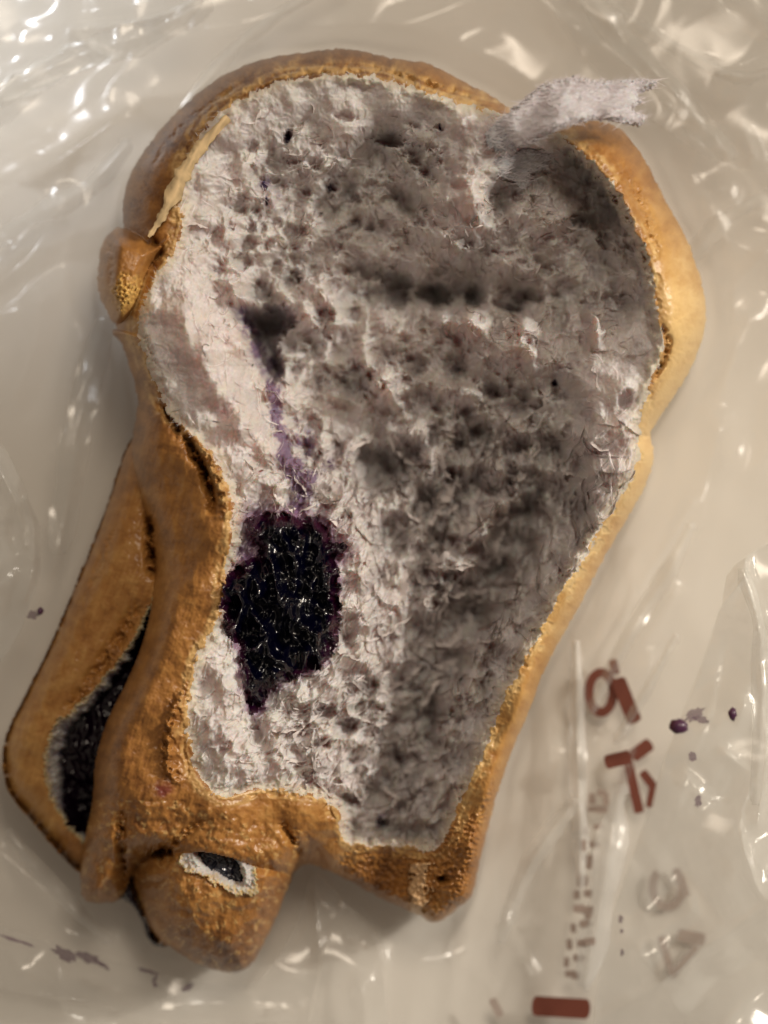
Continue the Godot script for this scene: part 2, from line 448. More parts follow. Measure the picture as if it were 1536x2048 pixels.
	for l in [[[1010, 840, 1030, 920, 985, 1040, 915, 1130, 845, 1215], 9.0, 20.0], [[690, 930, 715, 880, 790, 850, 850, 890, 858, 960, 810, 1015, 740, 1020], 3.0, 11.0], [[730, 765, 800, 792, 900, 782, 1000, 800, 1065, 850], 3.5, 20.0], [[880, 880, 935, 960, 905, 1060, 835, 1180], 3.0, 13.0], [[955, 860, 985, 950, 950, 1035], 2.2, 11.0], [[860, 1060, 800, 1120, 790, 1190], 2.4, 12.0], [[905, 1150, 840, 1240, 800, 1300], 2.5, 14.0],
			[[800, 1290, 785, 1400, 740, 1500], 2.6, 12.0], [[885, 1300, 825, 1470, 790, 1570], 2.2, 11.0], [[965, 1250, 905, 1400, 860, 1530], 2.4, 12.0], [[1040, 1180, 980, 1290, 930, 1390], 2.0, 10.0], [[650, 1590, 750, 1545, 830, 1490], 2.0, 12.0], [[740, 1640, 800, 1590, 860, 1560], 2.4, 11.0], [[830, 1660, 870, 1600, 890, 1540], 2.0, 9.0],
			[[900, 235, 935, 330, 955, 430, 900, 490], 3.0, 34.0], [[750, 300, 840, 325, 910, 300], 2.6, 14.0], [[630, 330, 700, 420, 665, 520, 600, 570], 2.6, 13.0], [[830, 430, 770, 520, 700, 570, 630, 600], 2.6, 13.0], [[1010, 420, 1080, 445, 1105, 490, 1160, 540], 2.6, 14.0], [[560, 400, 620, 450, 600, 520], 2.0, 11.0], [[760, 370, 800, 430, 860, 470], 2.2, 11.0], [[960, 510, 1040, 540, 1120, 530], 2.2, 13.0], [[1120, 620, 1180, 660, 1240, 640], 2.4, 14.0], [[820, 690, 900, 650, 1000, 680, 1060, 640], 2.6, 16.0], [[620, 640, 700, 660, 740, 740, 790, 760], 2.6, 12.0], [[610, 760, 680, 800, 640, 880], 2.2, 12.0]]:
		crest = line_field(crest, l[0], l[1] * 0.85, l[2] * 1.5)
	for l in [[[732, 735, 752, 775, 790, 790], 7.0, 13.0], [[1020, 635, 1055, 690, 1070, 750], 5.0, 15.0], [[1165, 620, 1185, 650, 1192, 700], 5.0, 10.0], [[835, 300, 870, 380, 890, 440], 3.0, 18.0], [[1030, 1000, 1042, 1018], 6.0, 8.0], [[560, 590, 600, 600, 625, 660], 3.0, 12.0], [[455, 560, 480, 600, 540, 600], 3.0, 10.0], [[850, 630, 900, 650, 960, 640], 3.0, 12.0]]:
		crest = line_field(crest, l[0], l[1], l[2])
	fields.crest = crest
	# bubbles cut open by the tear: [u, v, half width, half height, turn, depth]
	var pit := PackedFloat32Array()
	pit.resize(CW * CH)
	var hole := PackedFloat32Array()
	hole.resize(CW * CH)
	for p in [[495, 630, 34, 22, 0.3, 7.0], [548, 640, 42, 34, 0.0, 10.0], [524, 690, 36, 44, 0.2, 9.0], [546, 738, 24, 30, 0.3, 6.0], [575, 272, 8, 14, 0.3, 3.5], [503, 292, 14, 12, 0.2, 2.0], [513, 346, 19, 17, 0.0, 1.8], [511, 413, 12, 15, 0.4, 2.2], [462, 452, 8, 9, 0.0, 1.6], [503, 452, 9, 13, 0.0, 2.0], [524, 454, 8, 11, 0.0, 2.0], [585, 464, 24, 19, 0.2, 2.0], [606, 464, 11, 12, 0.0, 2.4],
			[538, 489, 13, 12, 0.0, 2.0], [495, 487, 22, 14, -0.3, 2.4], [483, 522, 22, 20, 0.5, 3.6], [660, 374, 15, 9, 0.2, 3.0], [612, 380, 10, 10, 0.0, 1.8], [651, 413, 32, 28, 0.4, 2.2], [690, 467, 17, 16, 0.0, 2.6], [710, 448, 12, 17, 0.3, 2.4], [741, 452, 9, 10, 0.0, 2.6], [776, 385, 22, 20, 0.0, 2.2], [811, 432, 26, 22, 0.3, 2.4], [838, 444, 12, 12, 0.0, 2.2], [741, 370, 14, 13, 0.0, 2.0], [632, 327, 19, 12, 0.3, 2.2], [690, 233, 24, 9, 0.1, 2.0],
			[780, 276, 38, 20, 0.3, 4.0], [846, 315, 36, 30, 0.2, 3.6], [518, 580, 25, 22, 0.0, 4.2], [589, 553, 14, 18, 0.0, 2.4], [553, 533, 14, 13, 0.0, 2.2], [589, 518, 10, 10, 0.0, 1.8], [626, 541, 13, 12, 0.0, 1.8], [647, 635, 19, 25, 0.6, 5.0], [730, 541, 42, 18, -0.1, 3.2], [790, 560, 40, 22, 0.1, 4.0], [768, 592, 50, 26, 0.0, 3.5], [870, 588, 40, 20, 0.2, 5.0], [950, 591, 20, 22, 0.0, 5.0], [1012, 612, 34, 7, 0.35, 4.0],
			[759, 943, 66, 54, -0.4, 4.0], [965, 872, 24, 29, 0.1, 2.6], [919, 880, 13, 25, 0.2, 2.2], [868, 872, 12, 23, 0.2, 2.2], [883, 818, 18, 15, 0.0, 1.8], [848, 1009, 22, 44, 0.45, 3.0], [919, 1021, 18, 36, 0.4, 3.0], [876, 1072, 18, 40, 0.35, 3.0], [911, 728, 28, 20, 0.3, 2.6], [989, 779, 32, 17, 0.1, 2.2], [981, 728, 20, 14, 0.0, 1.6], [1040, 888, 26, 20, 0.0, 3.0], [829, 728, 27, 22, 0.2, 3.2], [716, 763, 32, 40, 0.0, 3.6],
			[800, 1090, 16, 30, 0.4, 2.0], [950, 950, 12, 20, 0.3, 1.8], [900, 950, 12, 17, 0.2, 1.8], [1060, 1000, 22, 50, 0.5, 2.4], [1000, 1130, 20, 46, 0.7, 2.2], [900, 1250, 20, 50, 0.8, 2.4], [650, 1425, 24, 17, -0.4, 4.0], [690, 1455, 28, 18, -0.4, 4.5], [640, 1490, 24, 12, -0.3, 3.5], [740, 1375, 14, 24, 0.4, 3.0], [720, 1420, 12, 18, 0.3, 2.4], [930, 480, 22, 16, 0.2, 2.6], [1090, 540, 16, 14, 0.0, 3.0], [1160, 440, 20, 16, 0.3, 3.4], [1210, 480, 20, 18, 0.0, 2.8],
			[1120, 640, 18, 24, 0.2, 2.6], [1180, 600, 18, 22, 0.0, 2.6], [1070, 590, 22, 14, 0.2, 3.0], [1112, 765, 6, 6, 0.0, 2.0], [1135, 860, 10, 16, 0.2, 2.0], [700, 1600, 22, 16, 0.0, 3.0], [762, 1645, 12, 10, 0.0, 2.0], [800, 1612, 14, 20, 0.4, 2.4], [840, 1360, 14, 34, 0.5, 2.0], [900, 1420, 14, 40, 0.5, 2.0], [1250, 800, 16, 22, 0.3, 1.8], [880, 256, 10, 7, 0.4, 2.0], [830, 250, 12, 6, 0.3, 1.5]]:
		stamp(pit, hole, Vector2(p[0], p[1]), p[2], p[3], p[4], p[5])
	var rng := RandomNumberGenerator.new()
	rng.seed = 19
	for tries in 520:
		var c := Vector2(rng.randf_range(400, 1290), rng.randf_range(240, 1690))
		var gi := int((c.y - BV) / COARSE) * CW + int((c.x - BU) / COARSE)
		if fields.crumb[gi] < 24.0 or fields.jam[gi] > -30.0 or (fields.floor[gi] > 33.0 and rng.randf() < 0.85): continue
		if fields.crest[gi] > 1.5: continue
		var r := 4.0 + 15.0 * pow(rng.randf(), 2.4)
		var low := c.y > 800.0
		var longer := rng.randf_range(1.3, 2.6) if low else rng.randf_range(1.0, 1.4)
		var turn := atan2(c.y - 700.0, c.x + 200.0) if low else rng.randf_range(0.0, PI)
		stamp(pit, hole, c, r, r * longer, turn, r * rng.randf_range(0.06, 0.13))
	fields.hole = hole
	fields.pit = pit


func stamp(pit: PackedFloat32Array, hole: PackedFloat32Array, c: Vector2, ru: float, rv: float, turn: float, depth: float) -> void:
	var big := maxf(ru, rv) * 1.5
	for j in range(maxi(0, int((c.y - big - BV) / COARSE)), mini(CH - 1, int((c.y + big - BV) / COARSE) + 1)):
		for i in range(maxi(0, int((c.x - big - BU) / COARSE)), mini(CW - 1, int((c.x + big - BU) / COARSE) + 1)):
			var q := (Vector2(BU + i * COARSE, BV + j * COARSE) - c).rotated(-turn)
			var d: float = Vector2(q.x / ru, q.y / rv).length() + 0.22 * noises.small.get_noise_2d(c.x + q.x, c.y + q.y) + 0.16 * noises.mid.get_noise_2d(c.x + q.x, c.y + q.y)
			var k := j * CW + i
			pit[k] = maxf(pit[k], depth * (0.55 * (1.0 - sm(0.68, 1.12, d)) + 0.45 * sqrt(maxf(0.0, 1.0 - d * d))))
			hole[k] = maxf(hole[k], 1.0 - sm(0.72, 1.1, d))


# ------------------------------------------------------------------ the bread's surface

func profile(b: float, d: float, r: float) -> float:
	var t := clampf(d / r, 0.0, 1.0)
	return b * (0.42 + 0.58 * sqrt(1.0 - (1.0 - t) * (1.0 - t)))


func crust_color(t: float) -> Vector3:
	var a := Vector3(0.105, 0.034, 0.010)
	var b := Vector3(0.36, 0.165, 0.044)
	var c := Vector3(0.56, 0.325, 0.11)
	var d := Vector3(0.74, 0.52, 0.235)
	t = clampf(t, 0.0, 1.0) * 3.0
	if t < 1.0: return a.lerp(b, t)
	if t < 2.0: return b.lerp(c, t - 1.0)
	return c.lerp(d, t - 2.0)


func surface_row(j: int) -> void:
	var hs := PackedFloat32Array(); hs.resize(FW)
	var ss := PackedFloat32Array(); ss.resize(FW)
	var ls := PackedInt32Array(); ls.resize(FW)
	var cs := PackedColorArray(); cs.resize(FW)
	var ds := PackedFloat32Array(); ds.resize(FW)
	var f_main: PackedFloat32Array = fields.main
	var f_fold: PackedFloat32Array = fields.fold
	var f_lobe: PackedFloat32Array = fields.lobe
	var f_knob: PackedFloat32Array = fields.knob
	var f_nub: PackedFloat32Array = fields.nub
	var f_crumb: PackedFloat32Array = fields.crumb
	var f_jam: PackedFloat32Array = fields.jam
	var f_lc: PackedFloat32Array = fields.lobe_crumb
	var f_lj: PackedFloat32Array = fields.lobe_jam
	var f_nc: PackedFloat32Array = fields.nub_crumb
	var f_nj: PackedFloat32Array = fields.nub_jam
	var f_cl: PackedFloat32Array = fields.cleft
	var f_lip: PackedFloat32Array = fields.lip
	var f_rim: PackedFloat32Array = fields.rim
	var f_low: PackedFloat32Array = fields.low
	var f_floor: PackedFloat32Array = fields.floor
	var f_tint: PackedFloat32Array = fields.tint
	var f_vio: PackedFloat32Array = fields.violet
	var f_gro: PackedFloat32Array = fields.groove
	var f_pit: PackedFloat32Array = fields.pit
	var f_crest: PackedFloat32Array = fields.crest
	var f_hole: PackedFloat32Array = fields.hole
	var n_big: FastNoiseLite = noises.big
	var n_mid: FastNoiseLite = noises.mid
	var n_small: FastNoiseLite = noises.small
	var n_tiny: FastNoiseLite = noises.tiny
	var n_wu: FastNoiseLite = noises.warp_u
	var n_wv: FastNoiseLite = noises.warp_v
	var n_fibre: FastNoiseLite = noises.fibre
	var n_streak: FastNoiseLite = noises.streak
	var n_tone: FastNoiseLite = noises.tone
	var n_foam: FastNoiseLite = noises.foam
	var n_foam2: FastNoiseLite = noises.foam_fine
	var n_pore: FastNoiseLite = noises.pore
	var n_lump: FastNoiseLite = noises.lump
	var n_lump2: FastNoiseLite = noises.lump_fine
	var v := BV + j * FINE
	var y := j * FINE / COARSE
	var jj := mini(int(y), CH - 2)
	var fy := y - jj
	for i in FW:
		var u := BU + i * FINE
		var x := i * FINE / COARSE
		var ii := mini(int(x), CW - 2)
		var fx := x - ii
		var k := jj * CW + ii
		var w00 := (1.0 - fx) * (1.0 - fy)
		var w10 := fx * (1.0 - fy)
		var w01 := (1.0 - fx) * fy
		var w11 := fx * fy
		var d_main := f_main[k] * w00 + f_main[k + 1] * w10 + f_main[k + CW] * w01 + f_main[k + CW + 1] * w11
		var d_fold := f_fold[k] * w00 + f_fold[k + 1] * w10 + f_fold[k + CW] * w01 + f_fold[k + CW + 1] * w11
		var d_lobe := f_lobe[k] * w00 + f_lobe[k + 1] * w10 + f_lobe[k + CW] * w01 + f_lobe[k + CW + 1] * w11
		var d_knob := f_knob[k] * w00 + f_knob[k + 1] * w10 + f_knob[k + CW] * w01 + f_knob[k + CW + 1] * w11
		var d_nub := f_nub[k] * w00 + f_nub[k + 1] * w10 + f_nub[k + CW] * w01 + f_nub[k + CW + 1] * w11
		var d_cl := f_cl[k] * w00 + f_cl[k + 1] * w10 + f_cl[k + CW] * w01 + f_cl[k + CW + 1] * w11
		var d_all := maxf(maxf(maxf(d_main, d_fold), maxf(d_lobe, d_knob)), maxf(d_nub, d_cl))
		ds[i] = d_all
		if d_all < -9.0: continue
		var mid := n_mid.get_noise_2d(u, v)
		var small := n_small.get_noise_2d(u, v)
		var tiny := n_tiny.get_noise_2d(u, v)
		var jag := 9.0 * mid + 3.0 * small + 1.0 * tiny
		d_all += 1.6 * small + 1.0 * tiny + 1.5 * mid
		ds[i] = d_all
		var rim := f_rim[k] * w00 + f_rim[k + 1] * w10 + f_rim[k + CW] * w01 + f_rim[k + CW + 1] * w11
		var low := f_low[k] * w00 + f_low[k + 1] * w10 + f_low[k + CW] * w01 + f_low[k + CW + 1] * w11
		var tint := f_tint[k] * w00 + f_tint[k + 1] * w10 + f_tint[k + CW] * w01 + f_tint[k + CW + 1] * w11
		var groove := f_gro[k] * w00 + f_gro[k + 1] * w10 + f_gro[k + CW] * w01 + f_gro[k + CW + 1] * w11
		var d_crumb := f_crumb[k] * w00 + f_crumb[k + 1] * w10 + f_crumb[k + CW] * w01 + f_crumb[k + CW + 1] * w11
		var label := CRUST
		var r_main := lerpf(88.0, 30.0, sm(950.0, 1450.0, v))
		var h := profile(rim, d_main + 2.0, r_main) if d_main > -2.0 else 0.0
		var t := profile(rim, d_fold, 62.0) if d_fold > 0.0 else 0.0
		if t > h:
			h = t
			label = FOLD
		t = profile(low, d_lobe, 60.0) if d_lobe > 0.0 else 0.0
		if t > h:
			h = t
			label = LOBE
		t = profile(rim + 3.0, d_knob, 46.0) if d_knob > 0.0 else 0.0
		if t > h:
			h = t
			label = KNOB
		t = profile(rim, d_nub, 95.0) if d_nub > 0.0 else 0.0
		if t > h:
			h = t
			label = NUB
		if h < 4.0: h = rim * 0.42
		var plain_h := h
		h -= groove * clampf(0.75 + 1.3 * mid + 0.6 * small, 0.15, 1.4)
		var color := Vector3.ZERO
		# torn edge of the crust, next to the crumb
		var edge := d_crumb + jag
		var crumb_here := edge > 0.0 and label != KNOB and label != NUB and label != LOBE
		if d_cl + 4.0 * small + 5.0 * mid > 0.0 and d_nub + 3.0 * mid < 0.0 and d_fold < 4.0:
			label = CLEFT_JAM
			h = profile(13.0, d_cl + 2.0, 16.0) + 0.6 * small
			plain_h = 9.0
			color = Vector3(0.012, 0.008, 0.018)
		elif crumb_here:
			var floor_ := f_floor[k] * w00 + f_floor[k + 1] * w10 + f_floor[k + CW] * w01 + f_floor[k + CW + 1] * w11
			var vio := f_vio[k] * w00 + f_vio[k + 1] * w10 + f_vio[k + CW] * w01 + f_vio[k + CW + 1] * w11
			var d_jam := f_jam[k] * w00 + f_jam[k + 1] * w10 + f_jam[k + CW] * w01 + f_jam[k + CW + 1] * w11
			var pit := f_pit[k] * w00 + f_pit[k + 1] * w10 + f_pit[k + CW] * w01 + f_pit[k + CW + 1] * w11
			var join := sm(0.0, 26.0, edge)
			var lumps := n_big.get_noise_2d(u * 1.1, v * 1.1)
			var crest := f_crest[k] * w00 + f_crest[k + 1] * w10 + f_crest[k + CW] * w01 + f_crest[k + CW + 1] * w11
			crest *= clampf(1.0 + 1.5 * lumps + 0.6 * mid, 0.2, 1.6)
			plain_h = lerpf(plain_h - 0.25, floor_, join)
			var wu := u + 16.0 * n_wu.get_noise_2d(u, v)
			var wv := v + 16.0 * n_wv.get_noise_2d(u, v)
			var lower := sm(780.0, 960.0, v)
			# along the grain (towards the upper right), and across it
			var al := -1300.0 * atan2(wv - 700.0, wu + 200.0)
			var ac := sqrt((wu + 200.0) * (wu + 200.0) + (wv - 700.0) * (wv - 700.0))
			# porous in the bowl, denser and fluffier on the ledges
			var ledge := sm(31.0, 36.0, floor_)
			var hollow := (1.0 - sm(22.0, 31.0, floor_)) * sm(560.0, 700.0, v)
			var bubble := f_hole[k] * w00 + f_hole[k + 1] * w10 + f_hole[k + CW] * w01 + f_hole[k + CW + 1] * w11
			var porous := clampf(0.60 + 1.1 * n_big.get_noise_2d(u + 400.0, v - 300.0), 0.12, 1.0) * (1.0 - 0.78 * ledge)
			var foam := lerpf(n_foam.get_noise_2d(wu, wv), n_foam.get_noise_2d(al * 0.40 + 700.0, ac), lower) + 1.0
			var p1 := lerpf(n_pore.get_noise_2d(wu * 0.8, wv * 0.8), n_pore.get_noise_2d(al * 0.36, ac * 0.75), lower) + 1.0
			var p2 := lerpf(n_pore.get_noise_2d(wu * 1.4 + 350.0, wv * 1.4), n_pore.get_noise_2d(al * 0.6 + 350.0, ac * 1.3), lower) + 1.0
			var p3 := lerpf(n_pore.get_noise_2d(wu * 2.4, wv * 2.4 + 800.0), n_pore.get_noise_2d(al * 1.1, ac * 2.2 + 800.0), lower) + 1.0
			var fib := lerpf(n_fibre.get_noise_2d(wu * 0.5 + wv * 0.3, wv * 0.55 - wu * 0.25), n_fibre.get_noise_2d(al * 0.13, ac * 0.8), maxf(lower, ledge * 0.6))
			# round bubbles of three sizes, cut open by the tear; here and there only
			var g1 := sm(-0.15, 0.25, n_mid.get_noise_2d(u * 0.45 + 90.0, v * 0.45))
			var g2 := sm(-0.30, 0.20, n_mid.get_noise_2d(u * 0.5 - 400.0, v * 0.5))
			var b1 := sqrt(maxf(0.0, 1.0 - p1 * p1 * 6.0)) * g1
			var b2 := sqrt(maxf(0.0, 1.0 - p2 * p2 * 5.5)) * g2
			var b3 := sqrt(maxf(0.0, 1.0 - p3 * p3 * 5.0))
			var cell := sm(0.0, 0.7, foam)
			var hole := maxf(b1, b2)
			var soft := 1.0 - 0.75 * ledge
			# in the lower hollow the web is drawn out into long strands and membranes
			var web := 1.0 - minf(1.0, 2.6 * absf(n_mid.get_noise_2d(al * 0.20 + 60.0, ac * 1.05)))
			var web2 := 1.0 - minf(1.0, 2.4 * absf(n_small.get_noise_2d(al * 0.14, ac * 0.8 + 200.0)))
			var drawn := lower * (0.7 * web * web + 0.15 * web2 * web2) * (1.0 - 0.5 * ledge)
			var dip := porous * ((0.8 * cell + 0.9 * b1 + 0.8 * b2) * (1.0 + 0.5 * hollow)) + soft * 0.5 * b3 - 1.6 * drawn
			h = plain_h + crest * join + (2.6 * lumps + 0.45 * mid) * join * (1.0 - 0.45 * ledge) - dip * join - pit * join * (1.0 + 0.2 * hollow) + (0.24 * fib + 0.10 * small + 0.07 * tiny) * (1.0 - 0.35 * hollow)
			if d_jam + 9.0 * mid + 4.0 * small > 0.0:
				label = JAM
				var dj := d_jam + 9.0 * mid + 4.0 * small
				var l1 := n_lump.get_noise_2d(u * 0.62, v * 0.45) + 1.0
				var l2 := n_lump2.get_noise_2d(u, v * 0.7) + 1.0
				h = plain_h + 1.8 * sm(0.0, 22.0, dj) - 0.5 + 0.5 * (1.0 - l1 * l1) + 3.0 * n_big.get_noise_2d(u * 2.0, v * 1.4 + 40.0) + 0.75 * n_mid.get_noise_2d(u * 0.75, v * 0.6)
				var thin := 1.0 - sm(0.0, 17.0, dj + 6.0 * mid + sm(1120.0, 1060.0, v) * -9.0 + sm(500.0, 450.0, u) * -8.0)
				color = Vector3(0.0035, 0.0025, 0.007).lerp(Vector3(0.032, 0.006, 0.020), thin * 0.75)
			else:
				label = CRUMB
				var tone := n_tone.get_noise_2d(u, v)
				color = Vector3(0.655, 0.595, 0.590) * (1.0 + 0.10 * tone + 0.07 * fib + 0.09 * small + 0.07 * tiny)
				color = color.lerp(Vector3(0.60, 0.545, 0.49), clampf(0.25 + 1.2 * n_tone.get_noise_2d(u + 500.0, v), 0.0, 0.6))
				# thin membranes, and shade inside pores and bubbles painted into the colour
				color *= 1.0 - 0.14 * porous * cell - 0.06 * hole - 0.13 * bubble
				var stain := clampf(vio * 1.3 - 0.12 + (1.3 * mid + 0.8 * small) * sm(0.05, 0.5, vio), 0.0, 1.0)
				color = color.lerp(Vector3(0.13, 0.065, 0.15), stain * 0.85)
				if d_jam > -60.0: color = color.lerp(Vector3(0.20, 0.07, 0.17), (1.0 - sm(-4.0, lerpf(40.0, 16.0, sm(1050.0, 1200.0, v)), -d_jam + 14.0 * mid + 6.0 * small)) * 0.8)
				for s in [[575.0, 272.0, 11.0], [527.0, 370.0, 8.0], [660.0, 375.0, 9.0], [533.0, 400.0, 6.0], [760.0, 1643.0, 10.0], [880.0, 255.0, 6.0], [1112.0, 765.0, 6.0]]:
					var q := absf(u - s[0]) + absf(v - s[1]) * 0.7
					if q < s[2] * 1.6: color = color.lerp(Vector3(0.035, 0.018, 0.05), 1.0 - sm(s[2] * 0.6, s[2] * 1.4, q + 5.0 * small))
				# warmer, creamier next to the crust
				color = color.lerp(Vector3(0.66, 0.50, 0.30), (1.0 - sm(2.0, 30.0, edge)) * 0.45)
		else:
			var lc := f_lc[k] * w00 + f_lc[k + 1] * w10 + f_lc[k + CW] * w01 + f_lc[k + CW + 1] * w11
			var lj := f_lj[k] * w00 + f_lj[k + 1] * w10 + f_lj[k + CW] * w01 + f_lj[k + CW + 1] * w11
			var nc := f_nc[k] * w00 + f_nc[k + 1] * w10 + f_nc[k + CW] * w01 + f_nc[k + CW + 1] * w11
			var nj := f_nj[k] * w00 + f_nj[k + 1] * w10 + f_nj[k + CW] * w01 + f_nj[k + CW + 1] * w11
			var fuzz := n_fibre.get_noise_2d(u, v)
			if label == LOBE and lc + 0.7 * jag - 6.0 > 0.0:
				var e := lc + 0.7 * jag - 6.0
				if lj + 1.1 * jag - 7.0 > 0.0:
					label = LOBE_JAM
					var l1 := n_lump.get_noise_2d(u, v) + 1.0
					h = plain_h - 7.0 * sm(0.0, 30.0, e) + 0.6 * (1.0 - l1 * l1) + 0.7 * mid
					color = Vector3(0.004, 0.003, 0.007)
				else:
					label = LOBE_CRUMB
					h = plain_h - 3.5 * sm(0.0, 30.0, e) + 0.7 * fuzz + 0.5 * small
					color = Vector3(0.50, 0.45, 0.43) * (1.0 + 0.2 * fuzz)
					color = color.lerp(Vector3(0.10, 0.07, 0.13), clampf((1.0 - sm(0.0, 16.0, 7.0 - lj)) * 0.5 + 0.9 * mid, 0.0, 0.8))
					color = color.lerp(Vector3(0.55, 0.38, 0.18), 1.0 - sm(0.0, 14.0, e))
			elif label == NUB and nc + 1.0 * jag - 5.0 > 0.0:
				var e := nc + 1.0 * jag - 5.0
				if nj + 0.4 * jag > 0.0:
					label = NUB_JAM
					var l1 := n_lump2.get_noise_2d(u, v) + 1.0
					h = plain_h - 3.6 + 0.9 * (1.0 - l1 * l1) + 0.2 * tiny
					color = Vector3(0.010, 0.008, 0.016)
				else:
					label = NUB_CRUMB
					h = plain_h + 0.5 - 0.8 * sm(0.0, 18.0, e) - 1.6 * sm(-10.0, 0.0, nj) + 0.45 * fuzz + 0.3 * small
					color = Vector3(0.50, 0.44, 0.42) * (1.0 + 0.25 * fuzz + 0.2 * mid)
					color = color.lerp(Vector3(0.54, 0.36, 0.16), 1.0 - sm(0.0, 16.0, e + 6.0 * small))
			else:
				# crust: mottled, streaked along the folds, flaky beside the tear
				var run := u * 0.30 - v * 0.954
				var across := u * 0.954 + v * 0.30
				var streak := n_streak.get_noise_2d(across, run * 0.13)
				if label == CRUST: streak = n_streak.get_noise_2d(u * 0.8, v * 0.8) * 0.6
				if label == NUB: streak = n_streak.get_noise_2d(u, v * 0.5) * 0.8
				var round_ := atan2(v - 900.0, u - 760.0) * 620.0
				var flake := 0.75 * n_small.get_noise_2d(round_ * 0.10, d_crumb * 0.75) + 0.55 * n_mid.get_noise_2d(round_ * 0.45, d_crumb)
				var tear := 1.0 - sm(0.0, lerpf(46.0, 30.0, sm(200.0, 420.0, v)), -edge)
				if label == KNOB or label == NUB or label == LOBE: tear = 0.0
				h += 0.06 * small + 0.035 * tiny + 0.05 * streak + 0.16 * mid
				if tear > 0.0:
					h += tear * (0.10 * fuzz + 0.22 * flake + 0.04 * tiny) - 0.5 * tear * sm(0.05, 0.4, mid)
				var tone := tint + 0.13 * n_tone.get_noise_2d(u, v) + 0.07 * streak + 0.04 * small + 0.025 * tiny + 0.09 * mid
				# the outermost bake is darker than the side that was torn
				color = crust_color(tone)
				if tear > 0.0:
					var pale := crust_color(minf(1.0, tone + 0.28)).lerp(Vector3(0.60, 0.43, 0.20), 0.45)
					if u > 1120.0 and v < 800.0: color = color.lerp(crust_color(0.36 + 0.3 * mid), 0.85 * tear)
					color = color.lerp(pale, clampf(tear * ((0.15 if u > 1120.0 and v < 800.0 else 0.8) + 1.7 * flake + 0.7 * mid + 0.5 * fuzz), 0.0, 1.0))
				var lip := f_lip[k] * w00 + f_lip[k + 1] * w10 + f_lip[k + CW] * w01 + f_lip[k + CW + 1] * w11
				if lip > 0.0 and label == CRUST:
					h += 0.6 * small * sm(0.0, 14.0, lip)
					if u > 815.0 and u < 875.0 and v > 1725.0 and v < 1830.0 and absf(u - 835.0 - (v - 1775.0) * -0.12) + 12.0 * small + 16.0 * mid < 19.0:
						color = Vector3(0.58, 0.38, 0.20)
						h += 1.2
				if label == KNOB:
					var yolk := 1.0 - sm(20.0, 48.0, Vector2(u - 262.0, v - 590.0).length() + 20.0 * mid)
					color = color.lerp(Vector3(0.74, 0.47, 0.14), yolk * clampf(0.8 + 1.5 * fuzz, 0.0, 1.0))
					h += yolk * (1.2 * fuzz + 0.8 * small)
				if label == FOLD:
					var red := 1.0 - sm(6.0, 24.0, Vector2(u - 330.0, v - 1580.0).length() + 12.0 * mid)
					color = color.lerp(Vector3(0.13, 0.018, 0.02), red * 0.8)
				if label == NUB or (label == FOLD and v > 1600.0):
					var fl := clampf(n_tone.get_noise_2d(u * 2.0, v * 2.0) * 2.2 - 0.35, 0.0, 1.0)
					color = color.lerp(Vector3(0.60, 0.40, 0.16), fl * 0.6)
					h += 0.25 * fl * small + 0.25 * mid
		hs[i] = h
		ss[i] = plain_h
		ls[i] = label
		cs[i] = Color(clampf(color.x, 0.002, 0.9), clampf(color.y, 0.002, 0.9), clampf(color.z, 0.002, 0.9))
	rows_h[j] = hs
	rows_s[j] = ss
	rows_l[j] = ls
	rows_c[j] = cs
	rows_d[j] = ds


